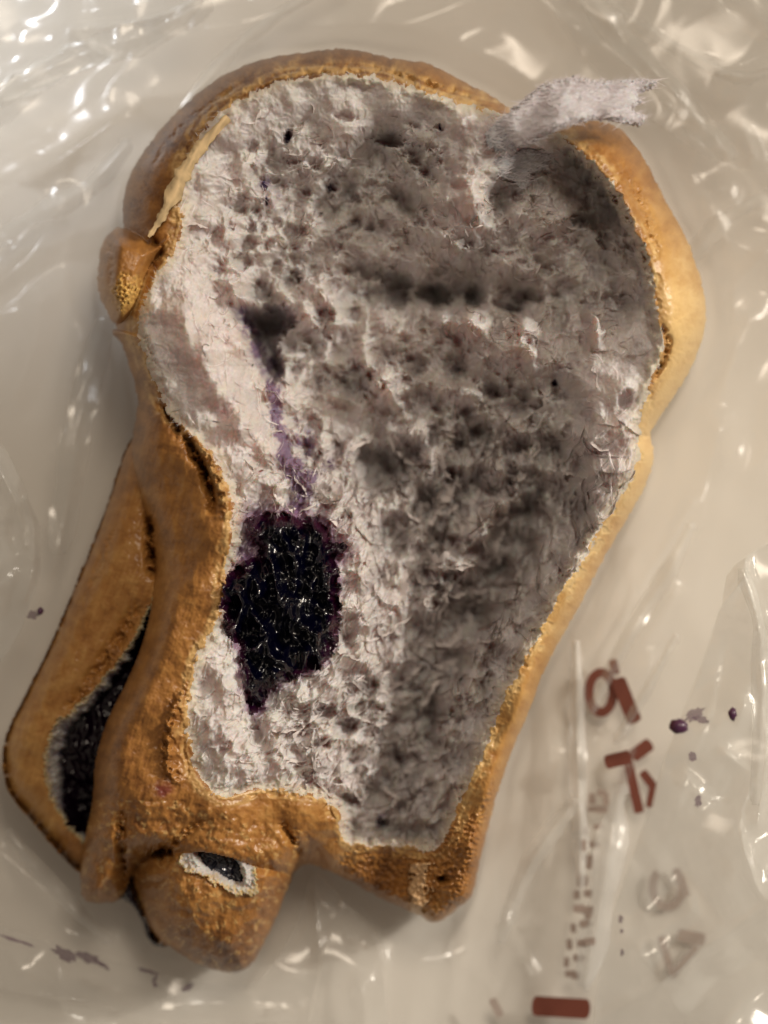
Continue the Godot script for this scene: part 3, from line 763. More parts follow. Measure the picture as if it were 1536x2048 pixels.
func build_bread() -> void:
	for a in [rows_h, rows_s, rows_l, rows_c, rows_d]: a.resize(FH)
	var id := WorkerThreadPool.add_group_task(surface_row, FH)
	WorkerThreadPool.wait_for_group_task_completion(id)
	var n := FW * FH
	var col := PackedColorArray()
	var dist := PackedFloat32Array()
	var flat := PackedFloat32Array()
	for j in FH:
		col.append_array(rows_c[j])
		lab.append_array(rows_l[j])
		hgt.append_array(rows_h[j])
		dist.append_array(rows_d[j])
		flat.append_array(rows_s[j])
	pos.resize(n)
	nrm.resize(n)
	var used := PackedByteArray()
	used.resize(n)
	# a cell is bread when one of its corners lies inside; corners just outside are pulled onto the outline
	for j in FH - 1:
		for i in FW - 1:
			var k := j * FW + i
			if lab[k] and (dist[k] > 0.0 or dist[k + 1] > 0.0 or dist[k + FW] > 0.0 or dist[k + FW + 1] > 0.0) and lab[k + 1] and lab[k + FW] and lab[k + FW + 1]: used[k] = 1
	for j in FH:
		for i in FW:
			var k := j * FW + i
			if not lab[k]: continue
			var u := BU + i * FINE
			var v := BV + j * FINE
			if dist[k] < 0.0 and i > 0 and j > 0 and i < FW - 1 and j < FH - 1:
				var g := Vector2(dist[k + 1] - dist[k - 1], dist[k + FW] - dist[k - FW])
				var l := g.length()
				if l > 0.3:
					u -= g.x / l * dist[k]
					v -= g.y / l * dist[k]
			pos[k] = at(u, v, hgt[k], flat[k])
	for j in FH - 1:
		for i in FW - 1:
			var k := j * FW + i
			if not used[k]: continue
			var f := (pos[k + FW + 1] - pos[k]).cross(pos[k + 1] - pos[k + FW])
			nrm[k] += f
			nrm[k + 1] += f
			nrm[k + FW] += f
			nrm[k + FW + 1] += f
	for k in n: nrm[k] = nrm[k].normalized()
	# which way is inward, for the underside
	var under := {}
	var bread := Node3D.new()
	bread.name = numbered("torn_bread")
	tag(bread, "torn blueberry bread with golden crust, hollow lavender crumb and dark jam", "bread")
	add_child(bread, true)
	var parts := {}
	for part in [[CRUST, "crust", mats.crust, 0], [CRUMB, "crumb", mats.crumb, 0], [JAM, "jam_filling", mats.jam, 0], [FOLD, "crust_fold", mats.crust, 0], [LOBE, "side_lobe", mats.crust, 0], [LOBE_CRUMB, "crumb", mats.crumb, LOBE], [LOBE_JAM, "jam_filling", mats.jam, LOBE],
			[KNOB, "crust_knob", mats.crust, 0], [NUB, "crust_nub", mats.crust, 0], [NUB_CRUMB, "crumb", mats.crumb, NUB], [NUB_JAM, "jam_filling", mats.jam, NUB], [CLEFT_JAM, "jam_seam", mats.jam, 0]]:
		var want: int = part[0]
		var remap := PackedInt32Array()
		remap.resize(n)
		remap.fill(-1)
		var pv := PackedVector3Array()
		var pn := PackedVector3Array()
		var pc := PackedColorArray()
		var ix := PackedInt32Array()
		for j in FH - 1:
			for i in FW - 1:
				var k := j * FW + i
				if not used[k] or lab[k] != want: continue
				for c in [k, k + 1, k + FW, k + FW + 1]:
					if remap[c] < 0:
						remap[c] = pv.size()
						pv.append(pos[c])
						pn.append(nrm[c])
						pc.append(col[c] if lab[c] == want else col[k])
				var a := remap[k]
				var b := remap[k + 1]
				var c2 := remap[k + FW]
				var d := remap[k + FW + 1]
				ix.append_array([a, b, c2, b, d, c2] if (i + j) % 2 else [a, d, c2, a, b, d])
				# the side below the widest line, turning in to the table
				for s in [[-1, k, k + FW], [1, k + FW + 1, k + 1], [-FW, k + 1, k], [FW, k + FW, k + FW + 1]]:
					if used[k + s[0]]: continue
					var first := pv.size()
					for e in [s[1], s[2]]:
						var ei: int = e % FW
						var ej: int = e / FW
						var g := Vector2(dist[e + 1] - dist[e - 1], dist[e + FW] - dist[e - FW]).normalized() if ei > 0 and ej > 0 and ei < FW - 1 and ej < FH - 1 else Vector2.ZERO
						var deep := 64.0
						while deep > 4.0:
							var ti := clampi(ei + int(g.x * deep / FINE), 0, FW - 1)
							var tj := clampi(ej + int(g.y * deep / FINE), 0, FH - 1)
							if dist[tj * FW + ti] > 6.0: break
							deep *= 0.5
						g *= deep / 64.0
						var p := pos[e]
						var out := Vector3(-g.x, 0, -g.y)
						pv.append_array([p, Vector3(p.x + g.x * 0.0012, p.y * 0.45, p.z + g.y * 0.0012), Vector3(p.x + g.x * 0.005, 0.0006, p.z + g.y * 0.005)])
						pn.append_array([nrm[e], (out + Vector3(0, -0.4, 0)).normalized(), (out + Vector3(0, -1.0, 0)).normalized()])
						for r in 3: pc.append(col[k])
					ix.append_array([first, first + 1, first + 3, first + 1, first + 4, first + 3, first + 1, first + 2, first + 4, first + 2, first + 5, first + 4])
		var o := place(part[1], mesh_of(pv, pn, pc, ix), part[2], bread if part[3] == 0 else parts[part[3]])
		parts[want] = o
	tag(parts[JAM], "pool of glossy dark blueberry jam on the left of the crumb")
	tag(parts[FOLD], "brown crust strip folded over between jam and side lobe")
	tag(parts[LOBE], "lower left lobe of crust split open on dark jam")
	tag(parts[NUB], "rounded bottom nub of crust with a jam eye")
	tag(parts[KNOB], "small bulging knob of crust on the left edge")
	loose_pieces(bread, parts)


func mesh_of(pv: PackedVector3Array, pn: PackedVector3Array, pc: PackedColorArray, ix: PackedInt32Array) -> ArrayMesh:
	# every triangle faces the way its corners' normals point
	for t in range(0, ix.size(), 3):
		var p := pv[ix[t]]
		var f := (pv[ix[t + 2]] - p).cross(pv[ix[t + 1]] - p)
		if f.dot(pn[ix[t]] + pn[ix[t + 1]] + pn[ix[t + 2]]) < 0.0:
			var keep := ix[t + 1]
			ix[t + 1] = ix[t + 2]
			ix[t + 2] = keep
	var a := []
	a.resize(Mesh.ARRAY_MAX)
	a[Mesh.ARRAY_VERTEX] = pv
	a[Mesh.ARRAY_NORMAL] = pn
	if pc.size(): a[Mesh.ARRAY_COLOR] = pc
	a[Mesh.ARRAY_INDEX] = ix
	var m := ArrayMesh.new()
	m.add_surface_from_arrays(Mesh.PRIMITIVE_TRIANGLES, a)
	return m


func loose_pieces(bread: Node3D, parts: Dictionary) -> void:
	var rng := RandomNumberGenerator.new()
	rng.seed = 77
	# torn fibres that stand out of the crumb
	var pv := PackedVector3Array()
	var pn := PackedVector3Array()
	var pc := PackedColorArray()
	var ix := PackedInt32Array()
	var made := 0
	for tries in 240000:
		if made >= 20000: break
		var i := rng.randi_range(4, FW - 5)
		var j := rng.randi_range(4, FH - 5)
		var k := j * FW + i
		if lab[k] != CRUMB and lab[k] != LOBE_CRUMB and lab[k] != NUB_CRUMB: continue
		# more of them on what stands proud of its surroundings
		var proud := hgt[k] - 0.25 * (hgt[k - 4] + hgt[k + 4] + hgt[k - 4 * FW] + hgt[k + 4 * FW])
		var on_crest: bool = lab[k] == CRUMB and fields.crest[mini(int(j / 2), CH - 1) * CW + mini(int(i / 2), CW - 1)] > 2.0
		if not on_crest and proud < rng.randf_range(-0.6, 0.35): continue
		var v := BV + j * FINE
		var u := BU + i * FINE
		# matted along a slowly turning grain
		if not on_crest and fields.floor[mini(int(j / 2), CH - 1) * CW + mini(int(i / 2), CW - 1)] < rng.randf_range(20.0, 34.0) and rng.randf() < 0.85: continue
		var ang: float = 2.6 * noises.big.get_noise_2d(u * 0.8 + 50.0, v * 0.8) + rng.randfn(0.0, 0.35)
		if v > 820.0: ang = ang * 0.3 - 1.13
		elif u < 560.0 and v > 540.0: ang = ang * 0.35 + 1.15
		if rng.randf() < 0.5: ang += PI
		var dir := Vector3(cos(ang), 0, sin(ang))
		dir = (dir - nrm[k] * dir.dot(nrm[k]) + nrm[k] * rng.randf_range(-0.02, 0.9 if on_crest else 0.42)).normalized()
		var side := dir.cross(nrm[k] + Vector3(rng.randf_range(-0.6, 0.6), 0, rng.randf_range(-0.6, 0.6))).normalized()
		var long := rng.randf_range(0.0004, 0.0014)
		var wide := rng.randf_range(0.000025, 0.00006)
		if lab[k] != CRUMB: long *= 0.35
		var bend := Vector3(rng.randf_range(-0.5, 0.5), rng.randf_range(-0.5, 0.2), rng.randf_range(-0.5, 0.5))
		var first := pv.size()
		var tone := rng.randf_range(0.8, 1.22)
		var c := Color(0.63 * tone, 0.59 * tone, 0.61 * tone)
		if v > 620.0 and v < 1020.0 and fields.violet[mini(int(j / 2), CH - 1) * CW + mini(int(i / 2), CW - 1)] > 0.35: c = Color(0.32, 0.20, 0.33)
		for s in 4:
			var t := s / 3.0
			var p := pos[k] - nrm[k] * 0.0001 + dir * long * t + bend * long * t * t * 0.6
			var w := wide * (1.0 - 0.85 * t)
			pv.append_array([p - side * w, p + side * w])
			pn.append_array([nrm[k], nrm[k]])
			pc.append_array([c, c])
		for s in 3:
			var b := first + s * 2
			ix.append_array([b, b + 1, b + 2, b + 1, b + 3, b + 2])
		made += 1
	# thin walls of bread left standing between the stretched bubbles
	made = 0
	for tries in 20000:
		if made >= 1250: break
		var u := rng.randf_range(380.0, 1290.0)
		var v := rng.randf_range(230.0, 1690.0)
		var k := int((v - BV) / FINE) * FW + int((u - BU) / FINE)
		if lab[k] != CRUMB: continue
		var low := v > 800.0 and u > 620.0
		if fields.crumb[int((v - BV) / COARSE) * CW + int((u - BU) / COARSE)] < 48.0 or (low and u < 770.0 and rng.randf() < 0.6): continue
		if not low and (u < 560.0 or fields.floor[int((v - BV) / COARSE) * CW + int((u - BU) / COARSE)] > 34.0) and rng.randf() < 0.8: continue
		var steps := rng.randi_range(10, 28) if low else rng.randi_range(4, 10)
		var tall := rng.randf_range(0.25, 1.5) * (1.0 if low else 0.6)
		var drift := rng.randfn(0.0, 0.30) if low else rng.randf_range(0.0, TAU)
		var curl := rng.randfn(0.0, 0.12 if low else 0.30)
		var lean := Vector3(rng.randfn(0.0, 0.35), 1.0, rng.randfn(0.0, 0.35))
		var tone := rng.randf_range(0.9, 1.15)
		var c := Color(0.64 * tone, 0.59 * tone, 0.575 * tone)
		var feet := PackedVector3Array()
		var tops := PackedVector3Array()
		for q in steps + 1:
			var t := float(q) / steps
			var kk := int((v - BV) / FINE) * FW + int((u - BU) / FINE)
			if kk < 0 or kk >= lab.size() or lab[kk] != CRUMB: break
			var rise: float = tall * pow(sin(PI * clampf(t, 0.02, 0.98)), 0.8) * (0.85 + 0.6 * noises.small.get_noise_2d(u, v) + 0.2 * noises.tiny.get_noise_2d(u, v))
			var foot := at(u, v, hgt[kk] - 0.25, hgt[kk])
			feet.append(foot)
			tops.append(foot + lean * maxf(rise + 0.25, 0.1) * 0.001)
			var ang: float = (atan2(v - 700.0, u + 200.0) + PI / 2.0 if low else 3.0 * noises.big.get_noise_2d(u + 50.0, v)) + drift + curl * q + 0.9 * noises.mid.get_noise_2d(u * 0.7, v * 0.7)
			u += cos(ang) * 6.5
			v += sin(ang) * 6.5
		if feet.size() < 4: continue
		var first := pv.size()
		for q in feet.size():
			var along := feet[mini(q + 1, feet.size() - 1)] - feet[maxi(q - 1, 0)]
			var face := (along.cross(lean).normalized() + Vector3(0, 0.5, 0)).normalized()
			pv.append_array([feet[q], tops[q]])
			pn.append_array([face, face])
			pc.append_array([c, c])
		for q in feet.size() - 1:
			var b := first + q * 2
			ix.append_array([b, b + 1, b + 2, b + 1, b + 3, b + 2])
		made += 1
	# longer strands drawn out along the surface
	made = 0
	for tries in 20000:
		if made >= 2600: break
		var u := rng.randf_range(300.0, 1290.0)
		var v := rng.randf_range(240.0, 1690.0)
		var k := int((v - BV) / FINE) * FW + int((u - BU) / FINE)
		if lab[k] != CRUMB: continue
		var low := v > 840.0 and u > 640.0
		if not low and rng.randf() < 0.6: continue
		var ang: float = atan2(v - 700.0, u + 200.0) + PI / 2.0 + rng.randfn(0.0, 0.16)
		if not low: ang = 1.15 + rng.randfn(0.0, 0.3) if u < 600.0 and v > 540.0 else 2.2 * noises.big.get_noise_2d(u * 0.8 + 50.0, v * 0.8) + 0.4 + rng.randfn(0.0, 0.4)
		var long := rng.randf_range(24.0, 95.0) if low else rng.randf_range(14.0, 46.0)
		var wide := rng.randf_range(0.00003, 0.00011)
		var lift := rng.randf_range(0.05, 0.9)
		var curl := rng.randfn(0.0, 0.5)
		var tone := rng.randf_range(0.85, 1.25)
		var c := Color(0.62 * tone, 0.575 * tone, 0.58 * tone)
		var first := pv.size()
		var good := true
		var pts := PackedVector3Array()
		var ups := PackedVector3Array()
		for s in 9:
			var t := s / 8.0
			var uu := u + cos(ang + curl * t) * long * t
			var vv := v + sin(ang + curl * t) * long * t
			var kk := int((vv - BV) / FINE) * FW + int((uu - BU) / FINE)
			if kk < 0 or kk >= lab.size() or lab[kk] != CRUMB:
				good = false
				break
			pts.append(at(uu, vv, hgt[kk] * 0.5 + 0.125 * (hgt[kk - 3] + hgt[kk + 3] + hgt[kk - 3 * FW] + hgt[kk + 3 * FW]) + 0.05 + lift * sin(PI * t), hgt[kk]))
			ups.append(nrm[kk])
		if not good: continue
		for s in 9:
			var along := (pts[mini(s + 1, 8)] - pts[maxi(s - 1, 0)]).normalized()
			var side := along.cross(ups[s]).normalized() * wide * (1.0 - pow(absf(s / 4.0 - 1.0), 3.0) * 0.85)
			pv.append_array([pts[s] - side, pts[s] + side])
			pn.append_array([ups[s], ups[s]])
			pc.append_array([c, c])
		for s in 8:
			var b := first + s * 2
			ix.append_array([b, b + 1, b + 2, b + 1, b + 3, b + 2])
		made += 1
	var fib := place("crumb_fibres", mesh_of(pv, pn, pc, ix), mats.fibre, parts[CRUMB])
	tag(fib, "fine torn fibres standing out of the crumb", "", "", "stuff")
	# flaps of torn crumb
	var flap := slab("crumb_flap", [975, 262, 1000, 236, 1030, 212, 1062, 184, 1090, 165, 1150, 152, 1195, 160, 1245, 157, 1312, 159, 1306, 175, 1278, 184, 1286, 205, 1262, 214, 1294, 232, 1278, 250, 1240, 240, 1185, 238, 1140, 248, 1095, 268, 1050, 288, 1005, 300, 975, 290],
		[985, 270, 41, 1040, 255, 45, 1060, 205, 44, 1130, 235, 48.5, 1150, 165, 45, 1230, 235, 46.5, 1230, 170, 43.5, 1290, 235, 43.5, 1300, 170, 41, 1010, 295, 39], 1.6, mats.crumb, Vector3(0.68, 0.635, 0.665), parts[CRUMB], 5.0)
	tag(flap, "ragged white flap of crumb torn out over the upper right crust")
	var tongue := slab("crumb_flap", [985, 300, 1030, 300, 1075, 292, 1106, 312, 1092, 325, 1098, 336, 1066, 342, 1058, 362, 1048, 380, 1030, 362, 1000, 352, 975, 330], [980, 320, 35, 1060, 315, 33, 1100, 320, 32, 1045, 370, 31], 1.2, mats.crumb, Vector3(0.62, 0.56, 0.565), parts[CRUMB], 3.0)
	tag(tongue, "small pointed tongue of crumb inside the upper right hollow")
	# the pale peel along the upper left crust
	var peel := ribbon([455, 232, 400, 292, 365, 345, 338, 400, 318, 438, 302, 462, 295, 472], [39.5, 39.5, 39.5, 39.5, 39, 38.5, 38], [7, 12, 17, 15, 9, 5, 2], Vector3(0.60, 0.44, 0.24), bread)
	tag(peel, "pale peeling strip of crust at the upper left edge")


func slab(called: String, outline: Array, hs: Array, thick: float, mat: Material, tone: Vector3, parent: Node, ragged: float) -> MeshInstance3D:
	# a thin torn piece: ragged outline, fibrous top, its own underside
	var poly := smooth_poly(outline, true, 2)
	var lo := poly[0]
	var hi := poly[0]
	for p in poly:
		lo = lo.min(p)
		hi = hi.max(p)
	lo -= Vector2(12, 12)
	hi += Vector2(12, 12)
	var w := int((hi.x - lo.x) / FINE) + 1
	var h := int((hi.y - lo.y) / FINE) + 1
	var d := distance_field(poly, lo.x, lo.y, FINE, w, h, 60.0)
	var ps := PackedVector3Array()
	var cs := PackedColorArray()
	var inside := PackedByteArray()
	ps.resize(w * h)
	cs.resize(w * h)
	inside.resize(w * h)
	for j in h:
		for i in w:
			var u := lo.x + i * FINE
			var v := lo.y + j * FINE
			var k := j * w + i
			d[k] += ragged * noises.small.get_noise_2d(u, v) * 0.9 + ragged * 0.7 * noises.tiny.get_noise_2d(u, v)
			var total := 0.0
			var sum := 0.0
			for q in range(0, hs.size(), 3):
				var r := Vector2(u - hs[q], v - hs[q + 1]).length_squared() + 400.0
				total += 1.0 / (r * r)
				sum += hs[q + 2] / (r * r)
			var base := sum / total
			var fib: float = noises.fibre.get_noise_2d(u * 0.35, v + u * 0.1)
			var cell := sm(0.03, 0.5, noises.foam_fine.get_noise_2d(u, v) + 1.0)
			var y: float = base + 0.28 * fib + 0.05 * noises.small.get_noise_2d(u, v) + 0.05 * noises.tiny.get_noise_2d(u, v) - 0.06 * cell + 0.6 * noises.mid.get_noise_2d(u * 0.7, v * 0.7) - thick * 0.7 * (1.0 - sm(0.0, 8.0, d[k]))
			ps[k] = at(u, v, y, base)
			var c := tone * (1.0 + 0.1 * fib - 0.08 * cell)
			cs[k] = Color(c.x, c.y, c.z)
			inside[k] = 1 if d[k] > 0.0 else 0
	var o := sheet_mesh(called, ps, cs, inside, w, h, thick * 0.001, mat, parent)
	flap_hairs(o, ps, inside, w, h)
	return o


func flap_hairs(o: MeshInstance3D, ps: PackedVector3Array, inside: PackedByteArray, w: int, h: int) -> void:
	# torn fibres along a flap, mostly lengthwise, some past its edge
	var rng := RandomNumberGenerator.new()
	rng.seed = w * 7 + h
	var pv := PackedVector3Array()
	var pn := PackedVector3Array()
	var pc := PackedColorArray()
	var ix := PackedInt32Array()
	for tries in w * h / 3:
		var k := rng.randi_range(2, h - 3) * w + rng.randi_range(2, w - 3)
		if not inside[k]: continue
		var ang := rng.randfn(-0.15, 0.4) + (PI if rng.randf() < 0.4 else 0.0)
		var dir := Vector3(cos(ang), rng.randf_range(-0.02, 0.25), sin(ang)).normalized()
		var side := dir.cross(Vector3(rng.randf_range(-0.5, 0.5), 1, rng.randf_range(-0.5, 0.5))).normalized()
		var long := rng.randf_range(0.0005, 0.0020)
		var wide := rng.randf_range(0.00003, 0.00008)
		var bend := Vector3(rng.randf_range(-0.4, 0.4), rng.randf_range(-0.4, 0.1), rng.randf_range(-0.4, 0.4))
		var tone := rng.randf_range(0.85, 1.25)
		var first := pv.size()
		for s in 4:
			var t := s / 3.0
			var p := ps[k] + dir * long * t + bend * long * t * t * 0.5
			pv.append_array([p - side * wide * (1.0 - 0.85 * t), p + side * wide * (1.0 - 0.85 * t)])
			pn.append_array([Vector3.UP, Vector3.UP])
			var c := Color(0.64 * tone, 0.60 * tone, 0.63 * tone)
			pc.append_array([c, c])
		for s in 3:
			var b := first + s * 2
			ix.append_array([b, b + 1, b + 2, b + 1, b + 3, b + 2])
	var fib := place("crumb_fibres", mesh_of(pv, pn, pc, ix), mats.fibre, o.get_parent())
	tag(fib, "fine torn fibres on the crumb flap", "", "", "stuff")


func sheet_mesh(called: String, ps: PackedVector3Array, cs: PackedColorArray, inside: PackedByteArray, w: int, h: int, thick: float, mat: Material, parent: Node, need := 3) -> MeshInstance3D:
	var ns := PackedVector3Array()
	ns.resize(w * h)
	var used := PackedByteArray()
	used.resize(w * h)
	for j in h - 1:
		for i in w - 1:
			var k := j * w + i
			if inside[k] + inside[k + 1] + inside[k + w] + inside[k + w + 1] < need: continue
			used[k] = 1
			var f := (ps[k + w + 1] - ps[k]).cross(ps[k + 1] - ps[k + w])
			for c in [k, k + 1, k + w, k + w + 1]: ns[c] += f
	var pv := PackedVector3Array()
	var pn := PackedVector3Array()
	var pc := PackedColorArray()
	var ix := PackedInt32Array()
	var remap := PackedInt32Array()
	remap.resize(w * h)
	remap.fill(-1)
	for j in h - 1:
		for i in w - 1:
			var k := j * w + i
			if not used[k]: continue
			for c in [k, k + 1, k + w, k + w + 1]:
				if remap[c] >= 0: continue
				remap[c] = pv.size()
				var m := ns[c].normalized()
				pv.append(ps[c])
				pn.append(m)
				if cs.size(): pc.append(cs[c])
				if thick > 0.0:
					pv.append(ps[c] - Vector3(0, thick, 0))
					pn.append(-m)
					if cs.size(): pc.append(cs[c])
			var a := remap[k]
			var b := remap[k + 1]
			var e := remap[k + w]
			var g := remap[k + w + 1]
			ix.append_array([a, b, e, b, g, e])
			if thick > 0.0:
				ix.append_array([a + 1, e + 1, b + 1, b + 1, e + 1, g + 1])
				for s in [[-1, e, a], [1, b, g], [-w, a, b], [w, g, e]]:
					if k + s[0] >= 0 and used[k + s[0]]: continue
					ix.append_array([s[0 + 1], s[1] + 1, s[2], s[2], s[1] + 1, s[2] + 1])
	return place(called, mesh_of(pv, pn, pc, ix), mat, parent)


func ribbon(pts: Array, hs: Array, wide: Array, tone: Vector3, parent: Node) -> MeshInstance3D:
	# a curled strip with thickness
	var path := smooth_poly(pts, false, 14)
	var n := path.size()
	var pv := PackedVector3Array()
	var pn := PackedVector3Array()
	var pc := PackedColorArray()
	var ix := PackedInt32Array()
	var across := 7
	for k in n:
		var t := float(k) / 14.0
		var a := mini(int(t), hs.size() - 2)
		var f := t - a
		var h := lerpf(hs[a], hs[a + 1], f)
		var w: float = lerpf(wide[a], wide[a + 1], f) * (0.9 + 0.2 * noises.small.get_noise_2d(path[k].x, path[k].y) + 0.5 * noises.mid.get_noise_2d(path[k].x, path[k].y))
		var along := (path[mini(k + 1, n - 1)] - path[maxi(k - 1, 0)]).normalized()
		var side := Vector2(-along.y, along.x)
		for side_ in 2:
			for q in across:
				var s := float(q) / (across - 1) * 2.0 - 1.0
				var p: Vector2 = path[k] + side * w * s
				var y: float = h - 1.4 * s * s + 0.35 * noises.fibre.get_noise_2d(p.x * 0.8, p.y * 0.8) - (0.9 if side_ else 0.0)
				pv.append(at(p.x, p.y, y, h))
				pn.append((Vector3(side.x * s * 0.5, 1.0, side.y * s * 0.5) * (-1.0 if side_ else 1.0)).normalized())
				var c: Vector3 = tone * (0.95 + 0.5 * noises.fibre.get_noise_2d(p.x * 0.9 + p.y * 0.5, p.y * 0.15) + 0.25 * noises.mid.get_noise_2d(p.x, p.y))
				pc.append(Color(c.x, c.y, c.z))
	var row := across * 2
	for k in n - 1:
		for q in across - 1:
			var b := k * row + q
			ix.append_array([b, b + 1, b + row, b + 1, b + row + 1, b + row])
			b += across
			ix.append_array([b, b + row, b + 1, b + 1, b + row, b + row + 1])
		for q in [0, across - 1]:
			var b: int = k * row + q
			ix.append_array([b, b + row, b + across, b + across, b + row, b + row + across])
	return place("crust_peel", mesh_of(pv, pn, pc, ix), mats.crust, parent)


# ------------------------------------------------------------------ table and bag

func build_table() -> void:
	var m := PlaneMesh.new()
	m.size = Vector2(1.2, 1.2)
	var o := place("table_surface", m, mats.table)
	o.position = Vector3(0, -0.001, 0)
	tag(o, "cream coloured smooth table surface under the clear bag", "table surface", "", "structure")


func film(called: String, outline: Array, hs: Array, amp: float, fine: float, folds: Array, mat: Material, parent: Node, step := 6.0, seed_ := 0.0) -> MeshInstance3D:
	# a crumpled sheet of clear film; folds are [polyline, height, width]
	var poly := smooth_poly(outline, true, 3)
	var lo := poly[0]
	var hi := poly[0]
	for p in poly:
		lo = lo.min(p)
		hi = hi.max(p)
	var w := int((hi.x - lo.x) / step) + 2
	var h := int((hi.y - lo.y) / step) + 2
	var d := distance_field(poly, lo.x, lo.y, step, w, h, 60.0)
	var bump := PackedFloat32Array()
	bump.resize(w * h)
	for f in folds:
		var line := smooth_poly(f[0], false, 3)
		var near := PackedFloat32Array()
		near.resize(w * h)
		near.fill(1e4)
		var reach: float = f[2] * 3.0
		for q in line.size() - 1:
			var a := line[q]
			var ab := line[q + 1] - a
			var l2 := maxf(ab.length_squared(), 1e-6)
			for j in range(maxi(0, int((minf(a.y, a.y + ab.y) - reach - lo.y) / step)), mini(h, int((maxf(a.y, a.y + ab.y) + reach - lo.y) / step) + 2)):
				for i in range(maxi(0, int((minf(a.x, a.x + ab.x) - reach - lo.x) / step)), mini(w, int((maxf(a.x, a.x + ab.x) + reach - lo.x) / step) + 2)):
					var r := Vector2(lo.x + i * step, lo.y + j * step) - a
					var t := clampf(r.dot(ab) / l2, 0.0, 1.0)
					near[j * w + i] = minf(near[j * w + i], (r - ab * t).length())
		for k in w * h:
			if near[k] < reach: bump[k] += f[1] * (maxf(0.0, 1.0 - near[k] / f[2]) if f.size() > 3 else exp(-near[k] / f[2]))
	var ps := PackedVector3Array()
	var heights := PackedFloat32Array()
	var inside := PackedByteArray()
	ps.resize(w * h)
	heights.resize(w * h)
	inside.resize(w * h)
	var f_main: PackedFloat32Array = fields.main
	for j in h:
		for i in w:
			var k := j * w + i
			var u := lo.x + i * step
			var v := lo.y + j * step
			var total := 0.0
			var sum := 0.0
			for q in range(0, hs.size(), 3):
				var r := Vector2(u - hs[q], v - hs[q + 1]).length_squared() + 2500.0
				total += 1.0 / (r * r)
				sum += hs[q + 2] / (r * r)
			var base := sum / total
			var su: float = u + seed_ * 317.0 + 40.0 * noises.film.get_noise_2d(u, v)
			var sv: float = v - seed_ * 211.0 + 40.0 * noises.film.get_noise_2d(u + 900.0, v)
			var c1: float = noises.crumple.get_noise_2d(su * 0.95 + sv * 0.3, sv * 0.55 - su * 0.18) + 1.0
			var c2: float = noises.crumple_fine.get_noise_2d(su, sv) + 1.0
			var calm := sm(-0.1, 0.5, noises.film.get_noise_2d(su * 0.8 + 300.0, sv * 0.8))
			var y: float = base + amp * (0.9 * noises.film.get_noise_2d(su, sv) + 1.1 * (1.0 - minf(c1, 1.0))) + fine * calm * (0.6 * (1.0 - minf(c2, 1.0)) + 0.10 * noises.film_fine.get_noise_2d(su, sv)) + bump[k]
			# pressed flat where the bread lies on it
			if seed_ == 0.0:
				var q := bread_distance(u, v)
				y = lerpf(y, 0.3, sm(-70.0, -12.0, q))
				y = maxf(y, 0.3)
			heights[k] = y
			ps[k] = at(u, v, y, base)
			inside[k] = 1 if d[k] > 0.0 else 0
			if d[k] < 0.0 and d[k] > -2.0 * step and i > 0 and j > 0 and i < w - 1 and j < h - 1:
				var g := Vector2(d[k + 1] - d[k - 1], d[k + w] - d[k - w])
				if g.length() > 0.5 * step:
					g = g.normalized() * -d[k]
					ps[k] = at(u + g.x, v + g.y, y, base)
	films[called + str(seed_)] = [lo, step, w, h, heights]
	return sheet_mesh(called, ps, PackedColorArray(), inside, w, h, 0.0, mat, parent, 1)


func bread_distance(u: float, v: float) -> float:
	var i := int((u - BU) / COARSE)
	var j := int((v - BV) / COARSE)
	if i < 0 or j < 0 or i >= CW or j >= CH: return -BAND
	var k := j * CW + i
	var best := -BAND
	for f in ["main", "fold", "lobe", "nub", "knob"]: best = maxf(best, fields[f][k])
	return best


func film_height(key: String, u: float, v: float) -> float:
	var f: Array = films[key]
	var i := clampi(int((u - f[0].x) / f[1]), 0, f[2] - 1)
	var j := clampi(int((v - f[0].y) / f[1]), 0, f[3] - 1)
	return f[4][j * f[2] + i]


